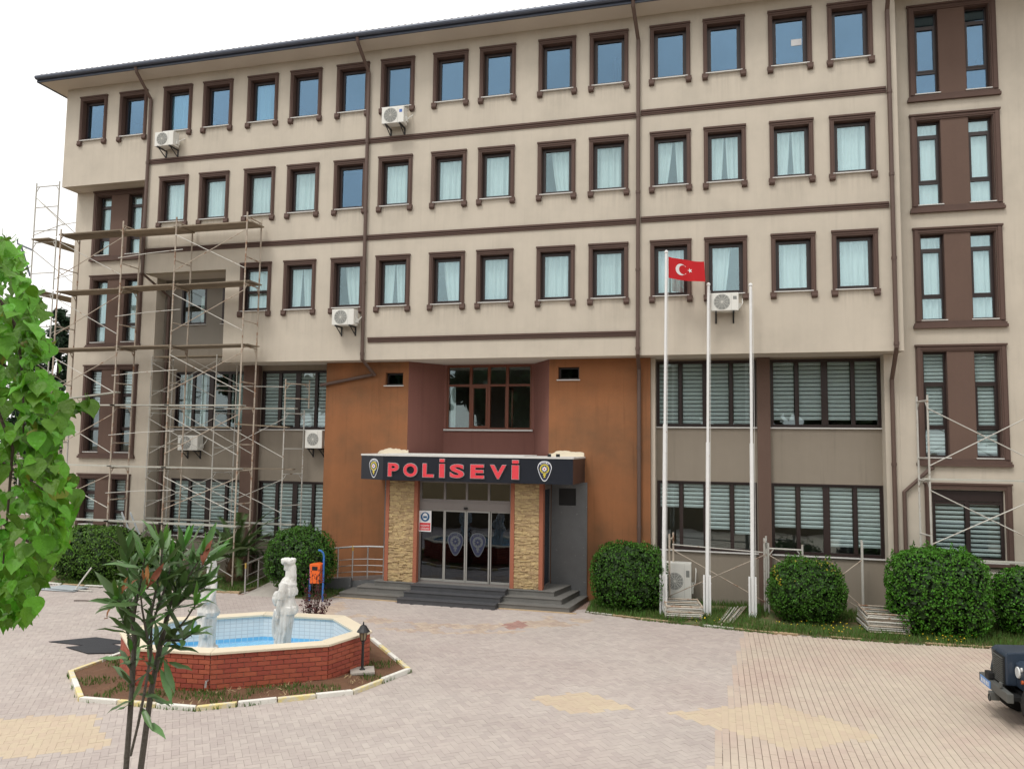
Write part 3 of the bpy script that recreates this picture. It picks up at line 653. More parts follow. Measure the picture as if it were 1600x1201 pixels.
# ---- tall double windows
ME_BSL = {}
def slats(parent, x0, x1, z0, z1, y, pitch=.105, hgt=.068, mat='blind'):
    wd = round(x1-x0, 3); k = (wd, hgt)
    if k not in ME_BSL:
        mb = MB(); mb.add([(-wd/2, 0, 0), (wd/2, 0, 0), (wd/2, -.012, hgt*.5), (-wd/2, -.012, hgt*.5), (wd/2, .004, hgt), (-wd/2, .004, hgt)], ((0, 1, 2, 3), (3, 2, 4, 5)))
        ME_BSL[k] = shared(mb, 'blind_slat', mat)
    z = z1-hgt
    while z > z0:
        inst('blind_slat', ME_BSL[k], ((x0+x1)/2, y, z), parent); z -= pitch
def tall(x0, x1, z0, z1, content, lowbar=True):
    y = YT; mb = MB(); b = .15
    mb.box(x0, x0+b, y-.05, y-.002, z0+.18, z1-.151); mb.box(x1-b, x1, y-.05, y-.002, z0+.18, z1-.151); mb.box(x0, x1, y-.05, y-.002, z1-.15, z1)
    mb.box(x0+.03, x0+b-.04, y-.07, y-.049, z0+.18, z1-.05); mb.box(x1-b+.04, x1-.03, y-.07, y-.049, z0+.18, z1-.05); mb.box(x0-.02, x1+.02, y-.085, y-.003, z1-.035, z1+.012); mb.box(x0+.05, x1-.05, y-.065, y-.049, z1-.11, z1-.075)
    mb.box(x0-.05, x1+.05, y-.09, y-.002, z0, z0+.075); mb.box(x0-.03, x1+.03, y-.065, y-.003, z0+.076, z0+.13); mb.box(x0, x1, y-.045, y-.002, z0+.131, z0+.179)
    w_ = obj('window', mb, 'trim_brown', B)
    hs = tall_holes(x0, x1, z0, z1)
    obj('brown_panel', MB().box(hs[0][1]-.002, hs[1][0]+.002, y-.02, y-.001, z0+.18, z1-.151), 'panel_brown', w_)
    for a, c, zb, zt in hs:
        fm = MB(); ring(fm, a+.005, c-.005, zb+.02, zt-.005, y+.13, y+.20, .055); hgt = zt-zb
        bars = [zb+hgt*.28, zb+hgt*(.83 if content == 'curtain' else .70)]
        for zz in bars: fm.box(a+.06, c-.06, y+.132, y+.198, zz-.035, zz+.035)
        ring(fm, a+.058, c-.058, bars[0]+.033, bars[1]-.033, y+.118, y+.185, .04)
        obj('sash_frame', fm, 'pvc_dark', w_)
        ln = MB(); ln.box(a, a+.012, y-.02, y+.2, zb, zt); ln.box(c-.012, c, y-.02, y+.2, zb, zt); ln.box(a+.012, c-.012, y-.02, y+.2, zt-.012, zt); obj('reveal', ln, 'trim_brown', w_)
        obj('pane', MB().box(a+.06, c-.06, y+.160, y+.166, zb+.07, zt-.06), 'glass_upper' if z0 > 13 and x0 > 0 else 'glass_mid' if content == 'curtain' else 'glass_low', w_)
        obj('sill', MB().box(a-.02, c+.02, y-.06, y+.13, zb-.004, zb+.02), 'sill_white', w_)
        if content == 'curtain' and not (z0 > 13 and x0 > 0): inst('curtain', curtain_mesh(a-(a+c)/2+.05, c-(a+c)/2-.05, .05, hgt-.02, .235, int(a*100)+int(z0)), ((a+c)/2, y, zb), w_)
        elif content == 'blind': slats(w_, a+.05, c-.05, zb+.05, zt-.03, y+.205, .10, .082)
        elif content == 'half': slats(w_, a+.05, c-.05, zb+hgt*.52, zt-.03, y+.205, .10, .072)
for i, t_ in enumerate(TALL_R): tall(*t_, 'blind' if i == 3 else 'curtain')
for i, t_ in enumerate(TALL_L): tall(*t_, ('curtain', 'curtain', 'half', 'blind')[i])
# ---- wide bottom window of the right wing
def trim_rect(x0, x1, z0, z1, y, b=.15):
    mb = MB(); mb.box(x0, x0+b, y-.05, y-.002, z0, z1-b-.001); mb.box(x1-b, x1, y-.05, y-.002, z0, z1-b-.001); mb.box(x0, x1, y-.05, y-.002, z1-b, z1); mb.box(x0-.02, x1+.02, y-.08, y-.003, z1-.035, z1+.012); mb.box(x0+.03, x0+b-.04, y-.068, y-.049, z0, z1-.05); mb.box(x1-b+.04, x1-.03, y-.068, y-.049, z0, z1-.05); mb.box(x0-.04, x1+.04, y-.085, y-.002, z0-.075, z0-.001); return mb
w_ = obj('window', trim_rect(LOWR[0], LOWR[1], LOWR[2]+.1, LOWR[3], YT), 'trim_brown', B)
def group_window(x0, x1, z0, z1, y, cols, parent, mat='pvc_dark', glass='glass_low', thick=(), transom=None, blinds=None, t=.06):
    fm = MB(); ring(fm, x0+.003, x1-.003, z0+.025, z1-.003, y+.05, y+.13, t+.02)
    n = len(cols)-1; iw = x1-x0
    for k in range(1, n): xx = x0+iw*cols[k]; hwid = .085 if k in thick else .05; fm.box(xx-hwid, xx+hwid, y+.045, y+.132, z0+.03+t, z1-t-.02)
    if transom: fm.box(x0+t, x1-t, y+.048, y+.131, transom-.03, transom+.03)
    obj('sash_frame', fm, mat, parent); obj('sill', MB().box(x0-.05, x1+.05, y-.06, y+.05, z0-.012, z0+.022), 'sill_white', parent)
    for k in range(n):
        a, c = x0+iw*cols[k], x0+iw*cols[k+1]
        obj('pane', MB().box(a+.03, c-.03, y+.085, y+.091, z0+.06, z1-.05), glass, parent)
        if blinds and blinds[k] is not None:
            lo = z0+.05+(z1-z0-.1)*blinds[k]; slats(parent, a+.07, c-.07, lo, z1-.08, y+.115, .115, .090 if y > 22 else .075)
group_window(LOWR[0]+.17, LOWR[1]-.17, LOWR[2]+.12, LOWR[3]-.17, YT, [0, .5, 1], w_, blinds=[.02, .02], transom=LOWR[3]-.5)
obj('awning_box', MB().box(LOWR[0]+.2, LOWR[1]-.2, YT+.04, YT+.12, LOWR[3]-.45, LOWR[3]-.2), 'pvc_dark', w_)
C4 = [0, .245, .5, .755, 1]
def gw(rect, y, cols, blinds, glass='glass_low', curtains=()):
    x0, x1, z0, z1 = rect; fr_ = MB(); ring(fr_, x0+.001, x1-.001, z0+.001, z1-.001, y-.012, y+.05, .03)
    w_ = obj('window', fr_, 'pvc_dark', B); group_window(x0, x1, z0, z1, y, cols, w_, glass=glass, thick=(2,), blinds=blinds)
    for a, b_, s in curtains: inst('curtain', curtain_mesh(a, b_, .05, z1-z0-.05, .20, s, amp=.03), (x0, y, z0), w_)
gw(GR[0], YL, C4, [.03, .03, .03, .03]); gw(GR[1], YL, C4, [.10, .10, .10, .10]); gw(GR[2], YL, C4, [.60, .58, .27, .24]); gw(GR[3], YL, C4, [.36, .33, .06, .10])
gw(GL[0], YL, C4, None, curtains=((.12, .68, 11), (.85, 1.05, 12), (1.95, 2.12, 13), (2.3, 2.62, 14))); gw(GL[1], YL, C4, [.03, .03, .03, .03]); gw(GL[2], YL, C4, [.02, .02, .02, .02]); gw(GL[3], YL, C4, [.02, .02, .02, .02])
for k, rr in enumerate(RECW):
    fr_ = MB(); ring(fr_, rr[0]+.002, rr[1]-.002, rr[2]+.002, rr[3]-.002, YL-.01, YL+.1, .07); w_ = obj('window', fr_, 'pvc_dark', B)
    obj('pane', MB().box(rr[0]+.05, rr[1]-.05, YL+.06, YL+.066, rr[2]+.05, rr[3]-.05), 'glass_low', w_); obj('sill', MB().box(rr[0]-.04, rr[1]+.04, YL-.05, YL+.02, rr[2]-.02, rr[2]), 'sill_white', w_)
    if k == 0: inst('curtain', curtain_mesh(.64, .86, .1, 1.0, .16, 31), (rr[0], YL, rr[2]), w_)
# ---- small ventilation windows in the orange walls
for a, c, zb, zt in SWH:
    fm = MB(); ring(fm, a+.002, c-.002, zb+.02, zt-.002, YO+.14, YO+.2, .05); w_ = obj('window', fm, 'pvc_dark', B)
    obj('pane', MB().box(a+.05, c-.05, YO+.165, YO+.171, zb+.05, zt-.04), 'glass_door', w_); obj('sill', MB().box(a-.03, c+.03, YO-.06, YO+.13, zb-.012, zb+.018), 'sill_white', w_)
# ---- window over the entrance: red-brown frame, one casement open
x0, x1, z0, z1 = MW; fm = MB(); y = YM; cs = [0, .285, .50, .715, 1]; zt = z0+(z1-z0)*.69
ring(fm, x0+.002, x1-.002, z0+.02, z1-.002, y+.03, y+.11, .055)
for c in cs[1:-1]: xx = x0+(x1-x0)*c; fm.box(xx-.045, xx+.045, y+.028, y+.112, z0+.07, z1-.05)
fm.box(x0+.05, x1-.05, y+.026, y+.113, zt-.035, zt+.035); a, b = x0+(x1-x0)*cs[1]+.045, x0+(x1-x0)*cs[2]-.045; ring(fm, a, b, z0+.075, zt-.035, y+.015, y+.09, .05)
w_ = obj('window', fm, 'pvc_redbrown', B); obj('sill', MB().box(x0-.07, x1+.05, y-.07, y+.03, z0-.03, z0+.02), 'sill_white', w_)
for k in range(4):
    a, b = x0+(x1-x0)*cs[k], x0+(x1-x0)*cs[k+1]
    obj('pane', MB().box(a+.03, b-.03, y+.07, y+.076, zt+.02, z1-.04), 'glass_low', w_)
    if k != 2: obj('pane', MB().box(a+.03, b-.03, y+.07, y+.076, z0+.05, zt-.02), 'glass_low', w_)
a, b = x0+(x1-x0)*cs[2]+.05, x0+(x1-x0)*cs[3]-.05                                     # the open casement, swung inwards
fm = MB(); ring(fm, 0, .52, 0, zt-z0-.12, 0, .05, .05); op = inst('open_casement', shared(fm, 'open_casement', 'pvc_redbrown'), (b, y+.14, z0+.07), w_, rot=(0, 0, rad(80)))
inst('curtain', curtain_mesh(.05, .22, .05, zt-z0-.02, .25, 41), (x0, y, z0), w_)

# ---- vestibule: pilasters with stone slips, glass returns, sliding doors
YP, ZP = 20.66, .42
PX = [onY(601, 850, YP).x, onY(651, 850, YP).x, onY(797, 850, YP).x, onY(848, 850, YP).x]
def pil(xa, xb, flank):
    p = obj('pilaster', MB().box(xa, xa+.11, YP, YP+.22, ZP, 3.29).box(xb-.11, xb, YP, YP+.22, ZP, 3.29).box(xa+.11, xb-.11, YP+.05, YP+.22, ZP, 3.29), 'terracotta_paint', B)
    rg = random.Random(int(xa*100)); z = ZP+.004; mb = MB()
    while z < 3.25:
        hh = rg.choice((.026, .03, .036, .042)); x = xa+.113
        while x < xb-.115:
            ln = min(rg.uniform(.05, .20), xb-.113-x)
            if xb-.113-x-ln < .04: ln = xb-.113-x
            d = rg.uniform(.015, .055); mb.box(x+.001, x+ln-.001, YP+.052-d, YP+.05, z+rg.uniform(.001, .004), z+hh-rg.uniform(.001, .003)); x += ln
        z += hh
    obj('stone_slips', mb, 'stone_slips', p)['kind'] = 'stuff'
    return p
pil(PX[0], PX[1], 1); pil(PX[2], PX[3], 1)
for xg in (-9.05, -4.60):                                                              # glass returns beside the doors
    r_ = obj('side_glazing', MB().box(xg-.03, xg+.03, YP+.22, YP+.28, ZP, 3.29).box(xg-.03, xg+.03, YO-.1, YO-.045, ZP, 3.29).box(xg-.03, xg+.03, YP+.28, YO-.1, 3.1, 3.29).box(xg-.03, xg+.03, YP+.28, YO-.1, ZP, ZP+.06), 'alu_taupe', B)
    obj('pane', MB().box(xg-.005, xg+.005, YP+.28, YO-.1, ZP+.06, 3.1), 'glass_door', r_)
hq0, hq1 = onY(873, 789, YO-.04), onY(900, 763, YO-.04); mb = MB()
holes_wall(mb, -4.55, -3.52, .0, 3.29, YO-.045, [(hq0.x, hq1.x, hq0.z, hq1.z)], .042); 
obj('marble_cladding', MB().box(-9.72, -9.1, YO-.045, YO-.003, 0, 3.29), 'marble_grey', B)
mc = obj('marble_cladding', mb, 'marble_grey', B); obj('hatch', MB().box(hq0.x, hq1.x, YO-.006, YO-.003, hq0.z, hq1.z), 'black', mc)
YD = 20.82; XA, XB = PX[1]+.003, PX[2]-.003; DX = [XA, -7.45, -6.80, -6.10, XB]
dr = obj('door_frame', MB().box(XA, XB, YD-.02, YD+.1, 2.46, 2.70).box(XA, XA+.05, YD-.01, YD+.06, ZP, 2.46).box(XB-.05, XB, YD-.01, YD+.06, ZP, 2.46).box(XA+.05, XB-.05, YD-.005, YD+.07, ZP, ZP+.04), 'alu_taupe', B)
obj('motion_sensor', MB().lathe([(.02, 2.495), (.06, 2.51), (.055, 2.55), (.03, 2.56)], -6.80, YD-.05, 12), 'black', dr)
for k in range(4):
    a, b = DX[k], DX[k+1]; yy = YD+(.035 if k in (0, 3) else .0)
    fm = MB(); ring(fm, a+.008, b-.008, ZP+.045, 2.455, yy, yy+.03, .035 if k in (1, 2) else .03); fm.box(a+.04, b-.04, yy-.004, yy+.032, ZP+.05, ZP+.11)
    dl = obj('door_leaf', fm, 'alu', B); obj('pane', MB().box(a+.035, b-.035, yy+.012, yy+.018, ZP+.10, 2.42), 'glass_door', dl)
tr_ = obj('transom', ring(MB(), XA, XB, 2.702, 3.29, YD-.01, YD+.06, .06).box(-7.475, -7.415, YD-.008, YD+.058, 2.76, 3.23).box(-6.82, -6.76, YD-.008, YD+.058, 2.76, 3.23).box(-6.17, -6.11, YD-.008, YD+.058, 2.76, 3.23), 'alu_taupe', B)
for a, b in ((XA+.06, -7.475), (-7.415, -6.82), (-6.76, -6.17), (-6.11, XB-.06)): obj('pane', MB().box(a, b, YD+.02, YD+.026, 2.76, 3.23), 'glass_transom', tr_)
obj('lobby_shell', MB().box(-9.0, -4.66, YM-.3, YM-.2, ZP, 3.29).box(-9.0, -4.66, 20.9, YM-.3, 3.30, 3.34), 'room_dark', B)

# ================================================================== ENTRANCE THINGS
def text_mesh(ch, *a, **k):
    if ch != 'İ': return glyph_mesh(ch, *a, **k)
    x0, x1, z0, z1, y0, y1 = a[:6]; h = z1-z0                           # dotted capital I as a plain bold stem with a square dot
    return MB().box(x0, x1, y0, y1, z0, z0+h*.735).box(x0+(x1-x0)*.04, x1-(x1-x0)*.04, y0, y1, z0+h*.835, z1)
def glyph_mesh(ch, x0, x1, z0, z1, y0, y1, embolden=.0):                # one glyph fitted to a box in XZ, extruded between y0 and y1
    cu = bpy.data.curves.new('glyph', 'FONT'); cu.body = ch; cu.extrude = .5; cu.offset = embolden; cu.resolution_u = 4
    o = bpy.data.objects.new('glyph', cu); COL.objects.link(o); dg = bpy.context.evaluated_depsgraph_get()
    me = bpy.data.meshes.new_from_object(o.evaluated_get(dg)); V = np.array([v.co[:] for v in me.vertices]); fs = [tuple(p.vertices) for p in me.polygons]
    bpy.data.objects.remove(o); bpy.data.curves.remove(cu); bpy.data.meshes.remove(me)
    lo, hi = V.min(0), V.max(0); mb = MB()
    X = x0+(V[:, 0]-lo[0])/(hi[0]-lo[0])*(x1-x0); Z = z0+(V[:, 1]-lo[1])/(hi[1]-lo[1])*(z1-z0); Yy = np.where(V[:, 2] > 0, y0, y1)
    mb.v = list(zip(X.tolist(), Yy.tolist(), Z.tolist())); mb.f = fs; return mb
YC = 20.10; zb_, zt_ = 3.30, 3.97
FASC = [(-9.88, YO), (-9.88, 20.44), (-9.05, YC), (-3.63, YC), (-3.60, YO)]
cano = thing('entrance_canopy', (-6.9, YC, zb_), 'black entrance canopy with red POLİSEVİ letters and a badge at each end', 'sign canopy')
obj('fascia', MB().prism(FASC, zb_, zt_), 'sign_black', cano)
cap = grow(FASC, .015); obj('top_flashing', MB().prism(cap, zt_+.002, zt_+.05).prism([(-9.0, 20.3), (-5.0, 20.3), (-5.0, YO-.01), (-9.0, YO-.01)], zt_+.051, zt_+.075), 'sill_white', cano)
for xa, xb, sd_ in ((-10.0, -9.0, 1), (-4.68, -3.62, 2)):                # ragged patch of filler above the canopy
    mb = MB(); rg = random.Random(sd_); xs = np.linspace(xa, xb, 18); zz = [zt_+.04+.17*math.sin(math.pi*min(1, (i+1.5)/9)*(1 if i < 9 else 1)*.5)*(1-.35*max(0, i-8)/9)+rg.uniform(-.015, .02) for i in range(18)]
    mb.prismY([(x, z) for x, z in zip(xs, zz)]+[(xb, zt_+.0), (xa, zt_+.0)], YO-.018, YO-.003)
    obj('filler_patch', mb, 'coping', cano)
for bx_ in ((-4.33, -4.24, YC+.05, YC+.09), (-4.10, -4.0, YC+.05, YC+.09)): obj('bracket', MB().box(*bx_, zt_+.05, zt_+.13), 'black', cano)
LET = [('P', 607, 624.5), ('O', 631, 653.5), ('L', 661, 679), ('İ', 687, 696), ('S', 703.5, 726.5), ('E', 735.5, 757.5), ('V', 766, 792), ('İ', 800, 812)]
zl0, zl1 = 3.40, 3.79
for ch, a, b in LET:
    xa, xb = onY(a, 735, YC).x, onY(b, 735, YC).x; top = zl1+(.135 if ch == 'İ' else 0)
    l_ = obj('letter', text_mesh(ch, xa, xb, zl0, top, YC-.055, YC-.003, .045), 'chrome_edge', cano, label='red extruded letter '+ch)
    obj('letter_face', text_mesh(ch, xa+.012, xb-.012, zl0+.012, top-.012, YC-.062, YC-.056, .035), 'sign_red', l_)
def badge(parent, c, ux, h, mats, off=.012, name='badge'):             # police badge: shield outline, ring, eight-pointed star and foot emblem
    c, ux = Vector(c), Vector(ux).normalized(); n = ux.cross(Vector((0, 0, 1))).normalized(); s = h/2
    if n.y > 0: n = -n
    def lay(poly, k, mat, nm, par):
        mb = MB(); P = [c+ux*(x*s)+Vector((0, 0, z*s))+n*(off+k*.004) for x, z in poly]; Q = [p-n*.0035 for p in P]; m = len(P)
        mb.add(P+Q, [tuple(range(m)), tuple(reversed(range(m, 2*m)))]+[(i, (i+1) % m, m+(i+1) % m, m+i) for i in range(m)]); return obj(nm, mb, mat, par)
    def circ(r, cx=0, cz=0, m=24, a0=0, a1=2*math.pi): return [(cx+r*math.cos(a0+(a1-a0)*i/m), cz+r*math.sin(a0+(a1-a0)*i/m)) for i in range(m)]
    def sh(k): 
        pts = []
        for i in range(40):
            a = 2*math.pi*i/40; x, z = math.cos(a), math.sin(a); r = .72 if z > -.25 else .72-.0*z
            X = .72*math.copysign(abs(x)**.85, x)*(1 if z > 0 else 1-.40*(-z)); Z = .30+.70*z if z > 0 else .30+1.30*z
            pts.append((X*k, .0+(Z)*k+(1-k)*0))
        return pts
    W_, N_, Y_, R_ = mats
    p0 = lay(sh(1.0), 0, W_, name, parent); lay(sh(.90), 1, N_, 'field', p0)
    if Y_:
        lay(circ(.47, 0, .22), 2, Y_, 'wreath', p0); lay(circ(.34, 0, .22), 3, N_, 'disc', p0)
    else: lay(circ(.47, 0, .22), 2, W_, 'wreath', p0)
    star = [((.30 if i % 2 == 0 else .17)*math.cos(math.pi*i/8+math.pi/2)*(1.15 if not Y_ else 1), .22+(.30 if i % 2 == 0 else .17)*math.sin(math.pi*i/8+math.pi/2)*(1.15 if not Y_ else 1)) for i in range(16)]
    lay(star, 4, W_ if Y_ else N_, 'star', p0); lay(circ(.085, 0, .22, 12), 5, R_, 'star_centre', p0)
    lay([(-.12, -.62), (.12, -.62), (.05, -.52), (.05, -.45), (.17, -.42), (.12, -.28), (0, -.20), (-.12, -.28), (-.17, -.42), (-.05, -.45), (-.05, -.52)], 2, Y_ or W_, 'foot_emblem', p0)
    if Y_: lay([(.30*math.cos(a), -.08-.12*math.sin(a)) for a in np.linspace(0, math.pi, 9)]+[(.30*math.cos(a), -.14-.12*math.sin(a)) for a in np.linspace(math.pi, 0, 9)], 2, W_, 'ribbon', p0)
    for i, ch in enumerate('POLİS'):
        a = rad(128-19*i); mb = text_mesh(ch, -.07, .07, -.065, .065, 0, .003, .02); ca_, sa_ = math.cos(a-math.pi/2), math.sin(a-math.pi/2); V2 = []
        for x, y_, z in mb.v:
            xr = x*ca_-z*sa_; zr_ = x*sa_+z*ca_; V2.append(tuple(c+ux*((xr+.56*math.cos(a))*s)+Vector((0, 0, (zr_+.26+.56*math.sin(a))*s))+n*(off+.010-y_)))
        mb.v = V2; obj('badge_letter', mb, W_, p0)
    return p0
mm = ('badge_white', 'badge_navy', 'badge_yellow', 'sign_red')
f0, f1, f2, f3 = (Vector((*p, 0)) for p in FASC[1:])
badge(cano, f0.lerp(f1, .60)+Vector((0, 0, 3.62)), f1-f0, .54, mm); badge(cano, (onY(851, 735, YC).x, YC, 3.64), f2-f1, .54, mm)
badge(B, (-7.10, YD-.006, 1.53), (1, 0, 0), .66, ('frosted', 'badge_navy', None, 'frosted'), .002, 'frosted_badge'); badge(B, (-6.44, YD-.006, 1.53), (1, 0, 0), .66, ('frosted', 'badge_navy', None, 'frosted'), .002, 'frosted_badge')
# mask notice on the left leaf
pa, pb = onY(654.5, 829.5, YD), onY(674.5, 797.5, YD); pw = pb.x-pa.x; ph = pb.z-pa.z
post = obj('notice_poster', MB().box(pa.x, pb.x, YD-.016, YD-.012, pa.z, pb.z), 'poster_white', label='white notice with blue mask symbol and red text panel on the glass door', cat='poster')
cx_, cz_ = (pa.x+pb.x)/2, pb.z-ph*.30
def disc(cx, cz, r, y, sx=1, sz=1, n=24): return MB().prismY([(cx+r*sx*math.cos(2*math.pi*i/n), cz+r*sz*math.sin(2*math.pi*i/n)) for i in range(n)], y, y+.002)
obj('blue_disc', disc(cx_, cz_, pw*.36, YD-.019), 'poster_blue', post); obj('face', disc(cx_, cz_+.01, pw*.21, YD-.022, 1, 1.25), 'poster_white', post); obj('mask', MB().box(cx_-pw*.15, cx_+pw*.15, YD-.025, YD-.023, cz_-pw*.10, cz_+pw*.06), 'poster_blue', post)
obj('red_panel', MB().box(pa.x+pw*.06, pb.x-pw*.06, YD-.020, YD-.017, pa.z+ph*.06, pa.z+ph*.42), 'poster_red', post)
for tx, k in (('MASKESİZ', .25), ('GİRİLMEZ', .11)): obj('notice_text', text_mesh(tx, pa.x+pw*.13, pb.x-pw*.13, pa.z+ph*k, pa.z+ph*(k+.10), YD-.023, YD-.021, .01), 'poster_white', post)
# pot behind the glass, blue bin behind the return
pt = thing('plant_pot', (-7.75, 21.3, ZP), 'terracotta plant pot standing inside behind the glass door', 'pot')
obj('pot', MB().lathe([(.17, ZP+.002), (.25, ZP+.42), (.28, ZP+.43), (.28, ZP+.50), (.25, ZP+.50), (.24, ZP+.46)], -7.75, 21.3, 20), 'pot', pt, smooth=False)
mb = MB()
for k in range(26): a = RNG.uniform(0, 6.28); r = RNG.uniform(.05, .3); p0_ = Vector((-7.75, 21.3, ZP+.46)); p1_ = p0_+Vector((math.cos(a)*r, math.sin(a)*r, RNG.uniform(.2, .55))); sd_ = Vector((-math.sin(a), math.cos(a), 0))*.025; mb.add([p0_, p0_.lerp(p1_, .5)+sd_, p1_, p0_.lerp(p1_, .5)-sd_], ((0, 1, 2, 3),))
obj('leaves', mb, 'leaf_dark', pt)
bb = thing('waste_container', (-4.84, 21.3, ZP), 'blue plastic waste container inside beside the doors', 'bin'); obj('body', MB().box(-5.0, -4.7, 21.2, 21.5, ZP, ZP+.62), 'plastic_blue', bb, bevel=.02); obj('lid', MB().box(-5.02, -4.68, 21.18, 21.52, ZP+.622, ZP+.70), 'plastic_blue', bb, bevel=.02)
# steps: wide grey flight with a darker flight in front of the doors
st = thing('entrance_steps', (-6.9, 20.4, 0), 'grey stone entrance steps with a darker flight before the doors', 'steps')
RZ = .14
def slabs(poly_fn, mat, n=3, seams=()):
    for k in range(n):
        pl = poly_fn(k); body = obj('step', MB().prism(pl, k*RZ-(.03 if k == 0 else 0), (k+1)*RZ-.032), mat, st)
        nose = grow(pl, .018); obj('tread', MB().prism(nose, (k+1)*RZ-.030, (k+1)*RZ), mat, st, bevel=.006)
slabs(lambda k: [(-10.25+.40*k, 20.06+.28*k), (-3.70-.26*k, 20.06+.28*k), (-3.50-.24*k, YO-.05), (-10.25+.40*k, YO-.05)], 'step_grey')
slabs(lambda k: [(-8.40+.09*k, 19.80+.255*k), (-5.63+.06*k, 19.80+.255*k), (-5.63+.06*k, 20.05+.28*k), (-8.40+.09*k, 20.05+.28*k)], 'step_dark')
for xa, xb in ((-10.4, -8.45), (-5.58, -3.5)): obj('footing', MB().box(xa, xb, 19.96, 20.03, 0, .02), 'kerb_worn', st)
# boot-scraper like stand right of the door
sp = onZ(891, 918, ZP-.14); lp = thing('ashtray_stand', (sp.x, sp.y, .28), 'slim dark post with a flat metal top standing on the steps', 'post')
obj('post', MB().tube([(sp.x, sp.y, .28), (sp.x, sp.y, .96)], .022, 10), 'lamp_black', lp); obj('top', MB().box(sp.x-.10, sp.x+.12, sp.y-.07, sp.y+.07, .961, .995), 'steel', lp)
# ramp with stainless rails
rm = thing('access_ramp', (-12.4, 19.5, 0), 'grey concrete access ramp rising to the entrance platform', 'ramp')
mb = MB(); mb.add([(-12.95, 19.45, .0), (-11.98, 19.45, .0), (-11.98, 20.95, .15), (-12.95, 20.95, .15), (-12.95, 19.45, -.02), (-11.98, 19.45, -.02), (-11.98, 20.95, -.02), (-12.95, 20.95, -.02)], ((0, 1, 2, 3), (0, 4, 5, 1), (1, 5, 6, 2), (3, 7, 4, 0), (2, 6, 7, 3)))
obj('lower_run', mb, 'concrete', rm)
obj('landing', MB().box(-12.95, -11.98, 20.95, YO-.01, -.02, .15), 'concrete', rm)
mb = MB().prismY([(-11.979, -.02), (-9.5, -.02), (-9.5, .40), (-11.979, .15)], 20.92, YO-.01); obj('upper_run', mb, 'marble_grey', rm)
mb = MB().prismY([(-11.97, .02), (-10.3, .02), (-10.3, .42), (-11.97, .25)], 20.82, 20.915); obj('side_wall', mb, 'marble_grey', rm)
def railing(name, label, pts, hts, bars, caps=()):
    t = thing(name, pts[0], label, 'railing')
    for i, p in enumerate(pts): 
        p = Vector(p); obj('post', MB().tube([p, p+Vector((0, 0, hts))], .021, 10), 'steel', t)
        if i in caps: obj('post_cap', MB().tube([p+Vector((0, 0, hts-.10)), p+Vector((0, 0, hts+.05))], .027, 10), 'brass', t)
    obj('handrail', MB().tube([Vector(p)+Vector((0, 0, hts+.02)) for p in pts], .026, 10), 'steel', t)
    for b in bars: obj('rail', MB().tube([Vector(p)+Vector((0, 0, b)) for p in pts], .011, 8), 'steel', t)
    return t
railing('ramp_railing', 'stainless steel railing along the upper ramp beside the orange wall', [(-11.9, 20.87, .22), (-11.3, 20.87, .28), (-10.75, 20.87, .34), (-10.28, 20.87, .40), (-9.80, 20.87, .43), (-9.30, 20.87, .44)], .88, (.18, .36, .54), (3,))
railing('ramp_railing', 'steel railing with a brass post at the foot of the ramp, left side', [(-12.98, 19.6, .0), (-12.98, 20.25, .07), (-12.98, 20.9, .14)], .82, (.25, .5), (0,))
railing('ramp_railing', 'steel railing at the foot of the ramp, side by the round bush', [(-11.94, 19.75, .03), (-11.94, 20.35, .08)], .80, (.25, .5))
# litter bin
bn = thing('litter_bin', (-10.62, 19.4, 0), 'orange litter bin hung between bent blue posts', 'bin')
for s in (-1, 1):
    x = -10.62+s*.20; pts = [(x, 19.4, -.01), (x, 19.4, .95)] if s < 0 else [(x, 19.4, -.01), (x, 19.4, 1.22), (x-.02, 19.38, 1.31), (x-.07, 19.36, 1.36), (x-.14, 19.34, 1.38)]
    obj('post', MB().tube(pts, .026, 10), 'bin_blue', bn)
mb = MB().prismY([(-10.76, .48), (-10.49, .48), (-10.455, 1.0), (-10.60, 1.03), (-10.785, 1.0)], 19.28, 19.52); tub = obj('tub', mb, 'bin_orange', bn, bevel=.015); obj('mouth', MB().box(-10.70, -10.54, 19.272, 19.279, .84, .94), 'black', tub)

